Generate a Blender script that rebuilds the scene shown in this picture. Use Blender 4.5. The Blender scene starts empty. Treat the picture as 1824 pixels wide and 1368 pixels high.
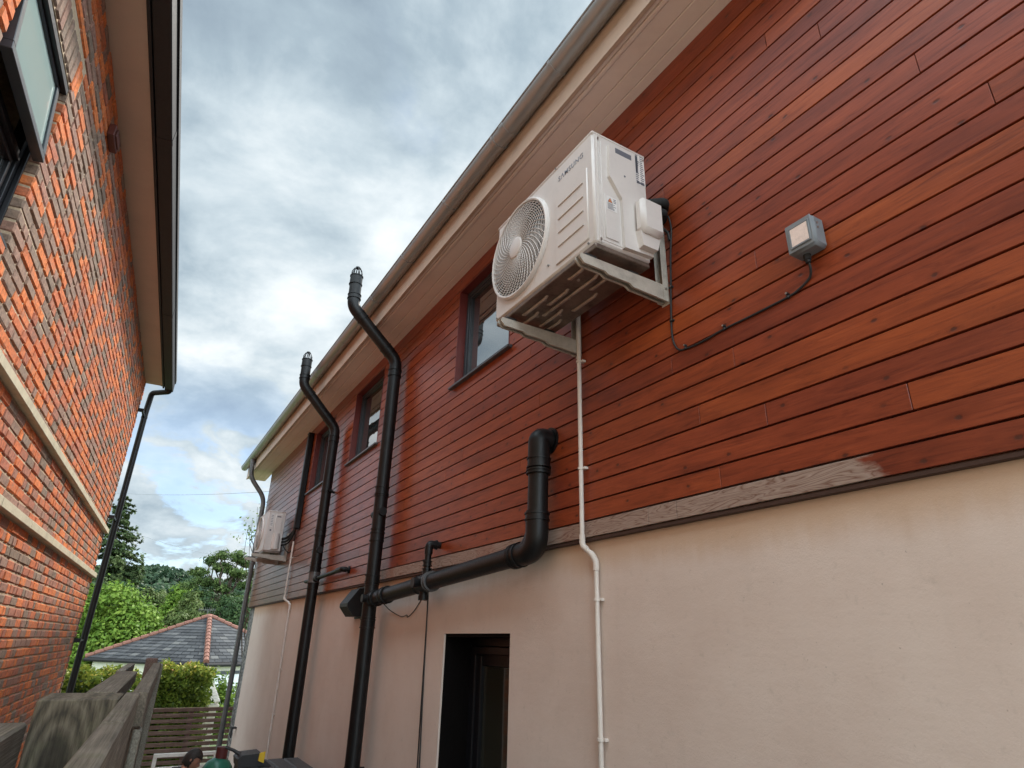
import bpy, bmesh, math, random
import numpy as np
from mathutils import Vector, Matrix, Quaternion
R = math.radians
random.seed(7)
scn = bpy.context.scene
COL = scn.collection

# ------------------------------------------------------------ camera (eye at the origin, ground 2.45 m below)
cam_d = bpy.data.cameras.new('camera'); cam = bpy.data.objects.new('camera', cam_d); COL.objects.link(cam)
cam_d.sensor_width = 36.0; cam_d.lens = 36.0 * 1103.38 / 1824.0
cam_d.clip_start = 0.02; cam_d.clip_end = 3000
cam_m = Matrix(((0.85935261, -0.21905067, -0.46209295),
                (-0.5107363, -0.32219009, -0.79708342),
                (0.02571989, 0.92098336, -0.38875202)))
cam.matrix_world = cam_m.to_4x4()
scn.camera = cam

# ------------------------------------------------------------ sun and sky
SUN_EL, SUN_AZ = 50.0, 54.0           # azimuth measured from +y towards +x
EXPO = 0.66
scn.view_settings.view_transform = 'Standard'; scn.view_settings.look = 'None'
scn.view_settings.exposure = EXPO; scn.view_settings.gamma = 1.0
sd = Vector((math.cos(R(SUN_EL)) * math.sin(R(SUN_AZ)), math.cos(R(SUN_EL)) * math.cos(R(SUN_AZ)), math.sin(R(SUN_EL))))
sl = bpy.data.lights.new('sun', 'SUN'); so = bpy.data.objects.new('sun', sl); COL.objects.link(so)
sl.energy = 3.0; sl.angle = R(6); sl.color = (1.0, 0.93, 0.84)
so.rotation_euler = sd.to_track_quat('Z', 'Y').to_euler()
world = bpy.data.worlds.new('World'); scn.world = world; world.use_nodes = True


class NT:
    """small helper to write node trees"""
    def __init__(self, tree):
        self.t = tree; self.n = tree.nodes; self.l = tree.links
    def node(self, typ, ins=None, **props):
        nd = self.n.new(typ)
        for k, v in props.items(): setattr(nd, k, v)
        for k, v in (ins or {}).items(): self.set(nd, k, v)
        return nd
    def set(self, nd, k, v):
        if isinstance(v, bpy.types.NodeSocket): self.l.new(v, nd.inputs[k])
        else: nd.inputs[k].default_value = v
    def math(self, op, a, b=0.0, c=0.0, clamp=False):
        nd = self.node('ShaderNodeMath', operation=op, use_clamp=clamp)
        self.set(nd, 0, a); self.set(nd, 1, b); self.set(nd, 2, c)
        return nd.outputs[0]
    def noise(self, vec, scale, detail=3.0, rough=0.5, dist=0.0, out='Fac'):
        nd = self.node('ShaderNodeTexNoise', {'Scale': scale, 'Detail': detail, 'Roughness': rough, 'Distortion': dist})
        if vec is not None: self.set(nd, 'Vector', vec)
        return nd.outputs[out]
    def mapr(self, v, a, b, c=0.0, d=1.0, smooth=False):
        nd = self.node('ShaderNodeMapRange', {'Value': v, 'From Min': a, 'From Max': b, 'To Min': c, 'To Max': d})
        if smooth: nd.interpolation_type = 'SMOOTHSTEP'
        return nd.outputs[0]
    def mix(self, f, a, b, mode='MIX'):
        nd = self.node('ShaderNodeMix', data_type='RGBA', blend_type=mode)
        def rgba(v): return tuple(v) + (1.0,) if (not isinstance(v, bpy.types.NodeSocket) and len(v) == 3) else v
        self.set(nd, 0, f); self.set(nd, 6, rgba(a)); self.set(nd, 7, rgba(b))
        return nd.outputs[2]
    def ramp(self, v, stops, interp='LINEAR'):
        nd = self.node('ShaderNodeValToRGB', {'Fac': v}); cr = nd.color_ramp; cr.interpolation = interp
        while len(cr.elements) < len(stops): cr.elements.new(0.5)
        for e, (p, c) in zip(cr.elements, stops):
            e.position = p; e.color = tuple(c) + (1.0,)
        return nd.outputs['Color']
    def vmul(self, vec, s):
        nd = self.node('ShaderNodeVectorMath', operation='MULTIPLY'); self.set(nd, 0, vec); self.set(nd, 1, s)
        return nd.outputs[0]
    def vadd(self, vec, s):
        nd = self.node('ShaderNodeVectorMath', operation='ADD'); self.set(nd, 0, vec); self.set(nd, 1, s)
        return nd.outputs[0]
    def sep(self, vec):
        nd = self.node('ShaderNodeSeparateXYZ'); self.set(nd, 0, vec); return nd.outputs
    def comb(self, x, y, z):
        nd = self.node('ShaderNodeCombineXYZ'); self.set(nd, 0, x); self.set(nd, 1, y); self.set(nd, 2, z); return nd.outputs[0]


w = NT(world.node_tree); world.node_tree.nodes.clear()
wout = w.node('ShaderNodeOutputWorld'); bg = w.node('ShaderNodeBackground', {'Strength': 0.10})
w.l.new(bg.outputs[0], wout.inputs[0])
sky = w.node('ShaderNodeTexSky', sky_type='NISHITA', sun_disc=False)
sky.sun_elevation = R(SUN_EL); sky.sun_rotation = R(SUN_AZ); sky.air_density = 1.0; sky.dust_density = 0.6; sky.ozone_density = 2.0
tc = w.node('ShaderNodeTexCoord')
dx, dy, dz = w.sep(tc.outputs['Generated'])
den = w.math('ADD', w.math('MAXIMUM', dz, 0.0), 0.34)
px = w.math('DIVIDE', dx, den); py = w.math('DIVIDE', dy, den)
cp = w.comb(px, py, 0.0)
n1 = w.noise(w.vadd(cp, (1.9, 3.1, 0.7)), 2.1, 9.0, 0.58, 0.25)
n2 = w.noise(w.vadd(cp, (7.1, 1.2, 3.7)), 5.0, 7.0, 0.56, 0.3)
n3 = w.noise(w.vadd(cp, (2.6, 8.8, 5.5)), 1.1, 3.0, 0.5)
shade = w.math('ADD', w.math('MULTIPLY', n1, 0.62), w.math('MULTIPLY', n2, 0.38))
ccol = w.ramp(shade, [(0.34, (2.4, 3.05, 3.7)), (0.43, (3.3, 4.1, 4.7)), (0.50, (4.7, 5.5, 6.0)), (0.57, (6.4, 7.0, 7.3)), (0.66, (8.4, 8.8, 8.9))])
gap = w.math('MULTIPLY', w.mapr(n3, 0.56, 0.66, 0, 1, True), w.mapr(n1, 0.46, 0.38, 0, 1, True))
low = w.math('MULTIPLY', w.mapr(dz, 0.42, 0.12, 0, 1, True), w.mapr(n2, 0.53, 0.44, 0, 1, True))
gapm = w.math('MAXIMUM', w.math('MULTIPLY', gap, 0.8), w.math('MULTIPLY', low, 0.65), clamp=True)
skyb = w.mix(1.0, sky.outputs[0], (1.6, 1.6, 1.6), 'MULTIPLY')
# added gain: sky overhead and behind brightened, out of view, to fill shaded walls
brt = w.mapr(dy, 0.44, -0.05, 0.86, 3.6, True)
wc = w.mix(1.0, w.mix(gapm, ccol, skyb), w.comb(brt, brt, brt), 'MULTIPLY')
w.l.new(wc, bg.inputs['Color'])


# ------------------------------------------------------------ materials
MATS = {}
def bsdf(name):
    m = bpy.data.materials.new(name); m.use_nodes = True; MATS[name] = m
    t = NT(m.node_tree); b = m.node_tree.nodes['Principled BSDF']
    return m, t, b
def pos(t):
    return t.node('ShaderNodeNewGeometry').outputs['Position']
def bump(t, b, h, dist=0.002, strength=1.0):
    nd = t.node('ShaderNodeBump', {'Height': h, 'Distance': dist, 'Strength': strength})
    t.l.new(nd.outputs[0], b.inputs['Normal'])
def simple(name, col, rough=0.5, metal=0.0, var=0.12, scale=9.0, bmp=0.0, bscale=60.0, spec=0.5, coat=0.0):
    """paint / plastic / metal: a base colour with dirt blotches and fine roughness variation"""
    m, t, b = bsdf(name); p = pos(t)
    n = t.noise(p, scale, 6.0, 0.62)
    n2 = t.noise(p, scale * 7.3, 4.0, 0.6)
    k = t.math('ADD', t.math('MULTIPLY', n, 0.7), t.math('MULTIPLY', n2, 0.3))
    dark = tuple(c * (1 - var * 1.6) for c in col); lite = tuple(min(1, c * (1 + var)) for c in col)
    t.set(b, 'Base Color', t.ramp(k, [(0.32, dark), (0.5, col), (0.68, lite)]))
    t.set(b, 'Roughness', t.mapr(n2, 0.3, 0.7, max(0.03, rough - 0.08), min(1, rough + 0.1)))
    b.inputs['Metallic'].default_value = metal
    b.inputs['Specular IOR Level'].default_value = spec
    b.inputs['Coat Weight'].default_value = coat
    if bmp: bump(t, b, t.noise(p, bscale, 4.0, 0.6), bmp)
    return m

M = {}
M['black_pvc'] = simple('black_pvc', (0.0055, 0.0055, 0.006), 0.42, var=0.5, scale=14, spec=0.32)
M['rubber'] = simple('black_rubber', (0.014, 0.014, 0.015), 0.6)
M['foam'] = simple('pipe_insulation', (0.012, 0.014, 0.015), 0.85, bmp=0.003, bscale=90)
M['white_pvc'] = simple('white_pvc', (0.66, 0.60, 0.55), 0.42, var=0.08)
M['soffit'] = simple('painted_soffit', (0.76, 0.635, 0.555), 0.55, var=0.05, scale=3)
M['fascia'] = simple('painted_fascia', (0.50, 0.37, 0.28), 0.5, var=0.10, scale=4)
M['zinc'] = simple('zinc_gutter', (0.36, 0.355, 0.35), 0.36, metal=0.5, var=0.06, scale=3)
M['galv'] = simple('grey_downpipe_metal', (0.12, 0.12, 0.122), 0.45, metal=0.45, var=0.15)
M['roof_dark'] = simple('roof_covering', (0.05, 0.05, 0.052), 0.8)
M['frame'] = simple('window_frame_grey', (0.030, 0.037, 0.045), 0.38, var=0.1)
M['frame_dark'] = simple('window_frame_black', (0.007, 0.008, 0.011), 0.42, var=0.1)
M['sill'] = simple('metal_sill', (0.10, 0.11, 0.12), 0.4, metal=0.3)
M['reveal'] = simple('red_window_reveal', (0.13, 0.022, 0.018), 0.42, var=0.15)
M['ac_white'] = simple('ac_enamel', (0.63, 0.59, 0.565), 0.38, var=0.05, scale=6)
M['ac_base'] = simple('ac_base_pan', (0.19, 0.15, 0.125), 0.38, metal=0.5, var=0.35, scale=12)
M['ac_rib'] = simple('ac_base_rib', (0.40, 0.34, 0.29), 0.38, metal=0.4, var=0.25, scale=16)
M['ac_dark'] = simple('ac_inside', (0.035, 0.032, 0.030), 0.6)
M['ac_blade'] = simple('ac_blade', (0.17, 0.16, 0.15), 0.45)
M['bracket'] = simple('bracket_paint', (0.42, 0.38, 0.33), 0.5, var=0.18, scale=18)
M['steel'] = simple('zinc_screw', (0.45, 0.43, 0.40), 0.35, metal=0.9)
M['lamp_body'] = simple('lamp_grey', (0.19, 0.21, 0.23), 0.5, var=0.1)
M['lamp_face'] = simple('lamp_lens', (0.80, 0.66, 0.60), 0.3, var=0.12, scale=60)
M['sticker'] = simple('label_white', (0.72, 0.70, 0.69), 0.35, var=0.03)
M['ink'] = simple('label_ink', (0.13, 0.14, 0.17), 0.5, var=0.05)
M['ink_grey'] = simple('logo_ink', (0.20, 0.22, 0.27), 0.45, var=0.05)
M['warn'] = simple('warning_orange', (0.75, 0.22, 0.03), 0.5, var=0.05)
M['soffit_left'] = simple('soffit_board', (0.56, 0.43, 0.34), 0.6, var=0.05, scale=3)
M['gutter_black'] = simple('black_gutter', (0.022, 0.020, 0.021), 0.62, var=0.1, spec=0.3)
M['maroon'] = simple('maroon_vent', (0.11, 0.03, 0.022), 0.5)
M['stone'] = simple('cast_stone_band', (0.52, 0.46, 0.33), 0.85, var=0.14, scale=7, bmp=0.002)
M['garden_white'] = simple('white_garden_paint', (0.78, 0.76, 0.70), 0.5)
M['cream'] = simple('cream_render', (0.66, 0.64, 0.50), 0.8, var=0.06)
M['bottle'] = simple('green_bottle_paint', (0.008, 0.13, 0.085), 0.35, var=0.2)
M['valve'] = simple('dark_red_valve_guard', (0.10, 0.02, 0.02), 0.5)
M['box'] = simple('grey_resin', (0.055, 0.055, 0.058), 0.55, var=0.15, bmp=0.001, bscale=40)
M['brush_black'] = simple('dustpan_plastic', (0.02, 0.02, 0.022), 0.5)
M['yellow'] = simple('yellow_plastic', (0.70, 0.46, 0.02), 0.45)
M['skin'] = simple('skin', (0.42, 0.21, 0.14), 0.5, var=0.06, spec=0.3)
M['hair'] = simple('dark_hair', (0.018, 0.012, 0.009), 0.6, bmp=0.004, bscale=120)
M['shirt'] = simple('dark_shirt', (0.018, 0.019, 0.026), 0.85)
M['trousers'] = simple('dark_trousers', (0.03, 0.035, 0.05), 0.9)
M['terracotta'] = simple('terracotta', (0.19, 0.08, 0.055), 0.8, var=0.3, scale=20)
M['pot_buff'] = simple('buff_chimney_pot', (0.42, 0.27, 0.18), 0.8)
M['wire'] = simple('wire', (0.28, 0.30, 0.33), 0.6)
M['door_white'] = simple('white_garage_door', (0.75, 0.76, 0.77), 0.5)
M['bark'] = simple('bark', (0.07, 0.05, 0.035), 0.9, var=0.3)
M['interior'] = simple('room_dark', (0.03, 0.028, 0.026), 0.9)
M['blind'] = simple('roller_blind', (0.30, 0.27, 0.23), 0.9)

# glass
def glass(name, tint=(0.02, 0.025, 0.026), rough=0.02, spec=1.0, ior=1.9):
    m, t, b = bsdf(name)
    b.inputs['Base Color'].default_value = tint + (1,); b.inputs['Roughness'].default_value = rough
    b.inputs['IOR'].default_value = ior; b.inputs['Specular IOR Level'].default_value = spec
    p = pos(t); bump(t, b, t.noise(p, 2.2, 2.0), 0.004, 0.25)
    return m
M['glass'] = glass('window_glass', ior=2.6)
M['glass_left'] = glass('window_glass_left', (0.34, 0.44, 0.42), 0.10, ior=1.7)
M['glass_door'] = glass('door_glass', (0.030, 0.032, 0.025), 0.06, ior=1.5)

# varnished cladding boards
def make_wood():
    m, t, b = bsdf('varnished_cladding'); p = pos(t)
    at = t.node('ShaderNodeAttribute', attribute_name='rnd'); rn = at.outputs['Fac']
    x, y, z = t.sep(p)
    off = t.math('MULTIPLY', rn, 37.0)
    v = t.comb(off, t.math('MULTIPLY', y, 1.9), t.math('MULTIPLY', z, 24.0))
    grain = t.noise(v, 2.0, 9.0, 0.72, 1.0)
    blot = t.noise(t.comb(off, t.math('MULTIPLY', y, 0.9), t.math('MULTIPLY', z, 3.0)), 1.6, 4.0, 0.6)
    base = t.ramp(rn, [(0.0, (0.205, 0.038, 0.018)), (0.3, (0.245, 0.046, 0.018)), (0.55, (0.275, 0.054, 0.018)),
                       (0.8, (0.305, 0.064, 0.018)), (1.0, (0.35, 0.082, 0.020))])
    gc = t.ramp(grain, [(0.30, (0.50, 0.40, 0.38)), (0.47, (0.88, 0.85, 0.82)), (0.60, (1.05, 1.07, 1.05)), (0.75, (1.30, 1.38, 1.35))])
    c = t.mix(1.0, base, gc, 'MULTIPLY')
    c = t.mix(1.0, c, t.ramp(blot, [(0.32, (0.72, 0.68, 0.70)), (0.5, (1, 1, 1)), (0.7, (1.22, 1.28, 1.2))]), 'MULTIPLY')
    vo = t.node('ShaderNodeTexVoronoi', {'Vector': t.comb(t.math('ADD', y, off), t.math('MULTIPLY', z, 1.7), 0.0), 'Scale': 5.2, 'Randomness': 1.0}, voronoi_dimensions='2D')
    dn = t.math('ADD', vo.outputs['Distance'], t.math('MULTIPLY', t.noise(p, 90.0, 3.0), 0.05))
    kn = t.mapr(dn, 0.105, 0.050, 0, 1, True)
    pick = t.mapr(t.sep(vo.outputs['Color'])[0], 0.50, 0.56, 0, 1)
    kn = t.math('MULTIPLY', kn, pick)
    halo = t.math('MULTIPLY', t.mapr(dn, 0.24, 0.08, 0, 0.35, True), pick)
    c = t.mix(halo, c, t.mix(1.0, c, (0.62, 0.50, 0.5), 'MULTIPLY'))
    c = t.mix(t.math('MULTIPLY', kn, 0.8), c, (0.050, 0.016, 0.012))
    # worn grey lower board and faded far end
    wn = t.noise(t.comb(x, t.math('MULTIPLY', y, 3.0), t.math('MULTIPLY', z, 9.0)), 1.5, 5.0, 0.6)
    m1 = t.mapr(z, 0.578, 0.572, 0, 1)
    yy = t.math('ADD', y, t.math('MULTIPLY', t.math('SUBTRACT', wn, 0.5), 0.30))
    m2 = t.math('MULTIPLY', t.mapr(yy, 1.01, 1.05, 0, 1), t.mapr(yy, 6.4, 5.6, 0, 1))
    thin = t.mapr(t.noise(t.comb(0, t.math('MULTIPLY', y, 0.8), 0), 2.0, 3.0), 0.30, 0.42, 0.45, 1.0)
    worn = t.math('MULTIPLY', t.math('MULTIPLY', m1, m2), thin)
    rv = t.comb(t.math('MULTIPLY', wn, 0.3), t.math('MULTIPLY', y, 2.0), t.math('MULTIPLY', z, 19.0))
    wv = t.node('ShaderNodeTexNoise', {'Vector': rv, 'Scale': 1.3, 'Detail': 2.0, 'Distortion': 0.8}).outputs[0]
    ring = t.math('PINGPONG', t.math('MULTIPLY', wv, 22.0), 1.0)
    wc_ = t.ramp(ring, [(0.0, (0.17, 0.085, 0.06)), (0.16, (0.25, 0.165, 0.13)), (0.45, (0.31, 0.225, 0.185)), (1.0, (0.36, 0.27, 0.225))])
    c = t.mix(worn, c, wc_)
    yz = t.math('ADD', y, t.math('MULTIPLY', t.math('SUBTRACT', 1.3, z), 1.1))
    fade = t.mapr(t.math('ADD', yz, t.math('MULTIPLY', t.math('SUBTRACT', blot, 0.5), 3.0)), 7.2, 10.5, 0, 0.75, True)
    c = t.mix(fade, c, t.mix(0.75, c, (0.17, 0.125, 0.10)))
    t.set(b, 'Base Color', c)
    t.set(b, 'Roughness', t.math('ADD', t.mapr(grain, 0.3, 0.7, 0.40, 0.30), t.math('MULTIPLY', worn, 0.3)))
    b.inputs['Specular IOR Level'].default_value = 0.38; b.inputs['Coat Weight'].default_value = 0.08; b.inputs['Coat Roughness'].default_value = 0.22
    hh = t.math('ADD', grain, t.math('MULTIPLY', kn, -0.8))
    bump(t, b, hh, 0.0016, 0.55)
    return m
M['wood'] = make_wood()

def make_render():
    m, t, b = bsdf('painted_render'); p = pos(t); x, y, z = t.sep(p)
    n = t.noise(p, 1.3, 6.0, 0.6); n2 = t.noise(p, 26.0, 5.0, 0.65); n3 = t.noise(t.comb(x, t.math('MULTIPLY', y, 5.0), t.math('MULTIPLY', z, 0.7)), 1.6, 5.0, 0.6)
    c = t.ramp(n, [(0.3, (0.63, 0.515, 0.45)), (0.5, (0.68, 0.57, 0.505)), (0.7, (0.72, 0.62, 0.555))])
    c = t.mix(t.mapr(n2, 0.40, 0.25, 0, 0.30), c, (0.42, 0.36, 0.31))
    c = t.mix(t.mapr(n3, 0.56, 0.78, 0, 0.18), c, (0.46, 0.39, 0.33))
    # warm bounced light under the timber, put into the colour as an ochre band
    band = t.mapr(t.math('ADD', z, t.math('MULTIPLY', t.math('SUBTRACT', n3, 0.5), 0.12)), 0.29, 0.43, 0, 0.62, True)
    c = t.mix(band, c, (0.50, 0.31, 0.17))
    sp = t.mapr(t.noise(p, 70.0, 2.0), 0.745, 0.78, 0, 0.45)
    c = t.mix(sp, c, (0.25, 0.2, 0.17))
    t.set(b, 'Base Color', c); b.inputs['Roughness'].default_value = 0.85
    h = t.math('ADD', t.math('MULTIPLY', n2, 0.6), t.math('MULTIPLY', t.noise(p, 160.0, 4.0, 0.7), 0.5))
    h = t.math('ADD', h, t.math('MULTIPLY', t.noise(t.comb(x, t.math('MULTIPLY', y, 2.0), t.math('MULTIPLY', z, 7.0)), 2.0, 3.0), 0.9))
    bump(t, b, h, 0.0028, 0.55)
    return m
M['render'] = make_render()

def make_brick(name, stops, mortar=False):
    m, t, b = bsdf(name); p = pos(t)
    n = t.noise(p, 38.0, 6.0, 0.65); n2 = t.noise(p, 9.0, 4.0, 0.6)
    if mortar:
        c = t.ramp(n, [(0.3, (0.36, 0.27, 0.18)), (0.5, (0.48, 0.37, 0.25)), (0.7, (0.56, 0.44, 0.31))])
    else:
        rn = t.node('ShaderNodeAttribute', attribute_name='rnd').outputs['Fac']
        c = t.ramp(rn, stops)
        c = t.mix(1.0, c, t.ramp(n, [(0.25, (0.45, 0.43, 0.42)), (0.5, (1, 1, 1)), (0.72, (1.35, 1.30, 1.22))]), 'MULTIPLY')
        c = t.mix(t.mapr(n2, 0.50, 0.70, 0, 0.55), c, (0.27, 0.165, 0.115))
    t.set(b, 'Base Color', c); b.inputs['Roughness'].default_value = 0.9
    bump(t, b, t.math('ADD', n, t.math('MULTIPLY', n2, 0.6)), 0.004, 0.8)
    return m
M['brick'] = make_brick('handmade_brick', [(0.0, (0.20, 0.145, 0.105)), (0.22, (0.26, 0.175, 0.13)), (0.42, (0.31, 0.165, 0.12)),
    (0.55, (0.40, 0.135, 0.078)), (0.72, (0.56, 0.150, 0.052)), (1.0, (0.68, 0.195, 0.052))])
M['mortar'] = make_brick('lime_mortar', None, True)

def make_old_wood(name, c0, c1, c2, knot=None, axis='u'):
    m, t, b = bsdf(name); tcn = t.node('ShaderNodeTexCoord').outputs['Object']
    x, y, z = t.sep(tcn)
    if knot:
        kx, kz = knot
        dx_ = t.math('SUBTRACT', y, kx); dz_ = t.math('SUBTRACT', z, kz)
        rr = t.math('SQRT', t.math('ADD', t.math('MULTIPLY', dx_, dx_), t.math('MULTIPLY', t.math('MULTIPLY', dz_, dz_), 0.14)))
        ww = t.math('ADD', t.math('MULTIPLY', rr, 85.0), t.math('MULTIPLY', t.noise(t.comb(x, t.math('MULTIPLY', y, 3.0), z), 5.0, 4.0), 3.0))
        g = t.math('PINGPONG', ww, 1.0)
        fine = t.noise(t.comb(t.math('MULTIPLY', x, 30), t.math('MULTIPLY', y, 120), t.math('MULTIPLY', z, 14)), 1.0, 5.0, 0.65)
        g = t.math('ADD', t.math('MULTIPLY', g, 0.20), t.math('MULTIPLY', fine, 0.80))
    else:
        v = t.comb(t.math('MULTIPLY', x, 2.2), t.math('MULTIPLY', y, 130.0), t.math('MULTIPLY', z, 110.0))
        g = t.math('ADD', t.math('MULTIPLY', t.noise(v, 1.5, 6.0, 0.7, 0.4), 0.75), t.math('MULTIPLY', t.noise(tcn, 6.0, 5.0, 0.6), 0.30))
    c = t.ramp(g, [(0.36, c0), (0.50, c1), (0.64, c2)])
    al = t.mapr(t.noise(tcn, 14.0, 5.0, 0.7), 0.52, 0.68, 0, 0.40)
    c = t.mix(al, c, (0.13, 0.13, 0.07))
    if knot:
        kk = t.mapr(rr, 0.045, 0.02, 0, 0.75, True); c = t.mix(kk, c, tuple(q * 0.35 for q in c0))
    t.set(b, 'Base Color', c); b.inputs['Roughness'].default_value = 0.9
    bump(t, b, g, 0.004, 1.0)
    return m
M['weathered'] = make_old_wood('weathered_timber', (0.055, 0.047, 0.035), (0.125, 0.105, 0.080), (0.215, 0.185, 0.145))
M['weathered_pale'] = make_old_wood('weathered_timber_pale', (0.085, 0.077, 0.060), (0.17, 0.155, 0.125), (0.27, 0.25, 0.21))
M['sleeper'] = make_old_wood('post_timber', (0.050, 0.042, 0.030), (0.105, 0.088, 0.062), (0.17, 0.145, 0.105), knot=(0.02, 0.985))
M['slat'] = make_old_wood('brown_slat_timber', (0.055, 0.032, 0.028), (0.115, 0.070, 0.058), (0.20, 0.14, 0.12))

def make_leaf(name, stops, trans=0.25, rough=0.5):
    m, t, b = bsdf(name)
    rn = t.node('ShaderNodeAttribute', attribute_name='rnd').outputs['Fac']
    c = t.ramp(rn, stops); t.set(b, 'Base Color', c); b.inputs['Roughness'].default_value = rough
    b.inputs['Specular IOR Level'].default_value = 0.12
    tr = t.node('ShaderNodeBsdfTranslucent', {'Color': c}); mx = t.node('ShaderNodeMixShader', {'Fac': trans})
    t.l.new(b.outputs[0], mx.inputs[1]); t.l.new(tr.outputs[0], mx.inputs[2])
    t.l.new(mx.outputs[0], m.node_tree.nodes['Material Output'].inputs[0])
    return m
M['leaf_bright'] = make_leaf('leaf_bright', [(0, (0.05, 0.10, 0.014)), (0.5, (0.13, 0.22, 0.030)), (1, (0.25, 0.34, 0.06))], 0.35)
M['leaf_dark'] = make_leaf('leaf_dark', [(0, (0.020, 0.045, 0.018)), (0.5, (0.042, 0.078, 0.028)), (1, (0.085, 0.13, 0.045))])
M['leaf_mid'] = make_leaf('leaf_mid', [(0, (0.045, 0.072, 0.02)), (0.5, (0.085, 0.12, 0.034)), (1, (0.15, 0.18, 0.06))])
M['leaf_conifer'] = make_leaf('leaf_conifer', [(0, (0.022, 0.042, 0.018)), (0.5, (0.05, 0.078, 0.028)), (1, (0.10, 0.13, 0.045))], 0.12)
M['leaf_cedar'] = make_leaf('leaf_cedar', [(0, (0.03, 0.055, 0.018)), (0.5, (0.07, 0.11, 0.032)), (1, (0.14, 0.18, 0.055))], 0.2)
M['leaf_hedge'] = make_leaf('leaf_hedge', [(0, (0.05, 0.09, 0.014)), (0.5, (0.14, 0.20, 0.03)), (0.78, (0.36, 0.38, 0.06)), (0.92, (0.50, 0.42, 0.10)), (1, (0.55, 0.26, 0.12))], 0.25, 0.35)
M['leaf_hill'] = make_leaf('leaf_hill', [(0, (0.020, 0.040, 0.022)), (0.5, (0.030, 0.058, 0.028)), (1, (0.048, 0.082, 0.036))], 0.1)

def make_ground():
    m, t, b = bsdf('ground_surface'); p = pos(t)
    n = t.noise(p, 0.35, 6.0, 0.6); n2 = t.noise(p, 22.0, 5.0, 0.7)
    x, y, z = t.sep(p)
    grass = t.ramp(n2, [(0.3, (0.035, 0.06, 0.018)), (0.7, (0.09, 0.13, 0.04))])
    pav = t.ramp(n2, [(0.3, (0.22, 0.20, 0.17)), (0.7, (0.38, 0.35, 0.31))])
    g = t.mapr(t.math('ADD', y, t.math('MULTIPLY', n, 1.0)), 12.6, 12.9)
    t.set(b, 'Base Color', t.mix(g, pav, grass)); b.inputs['Roughness'].default_value = 0.9
    bump(t, b, n2, 0.01)
    return m
M['ground'] = make_ground()
def make_slate():
    m, t, b = bsdf('roof_slate'); rn = t.node('ShaderNodeAttribute', attribute_name='rnd').outputs['Fac']
    p = pos(t); n = t.noise(p, 7.0, 5.0, 0.6)
    c = t.ramp(rn, [(0, (0.06, 0.063, 0.068)), (0.6, (0.105, 0.11, 0.115)), (0.93, (0.15, 0.15, 0.15)), (1, (0.19, 0.19, 0.18))])
    c = t.mix(t.mapr(n, 0.55, 0.75, 0, 0.35), c, (0.24, 0.24, 0.21))
    t.set(b, 'Base Color', t.mix(1.0, c, (0.55, 0.55, 0.56), 'MULTIPLY')); b.inputs['Roughness'].default_value = 0.9; b.inputs['Specular IOR Level'].default_value = 0.2
    return m
M['slate'] = make_slate()
def make_flint():
    m, t, b = bsdf('speckled_corner'); p = pos(t)
    vo = t.node('ShaderNodeTexVoronoi', {'Vector': p, 'Scale': 24.0}); n = t.noise(p, 18.0, 5.0, 0.7)
    c = t.ramp(t.math('ADD', t.math('MULTIPLY', vo.outputs['Distance'], 0.6), t.math('MULTIPLY', n, 0.5)), [(0.35, (0.03, 0.033, 0.036)), (0.5, (0.09, 0.095, 0.10)), (0.62, (0.30, 0.30, 0.29))])
    t.set(b, 'Base Color', c); b.inputs['Roughness'].default_value = 0.7
    bump(t, b, n, 0.006); return m
M['flint'] = make_flint()

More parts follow.
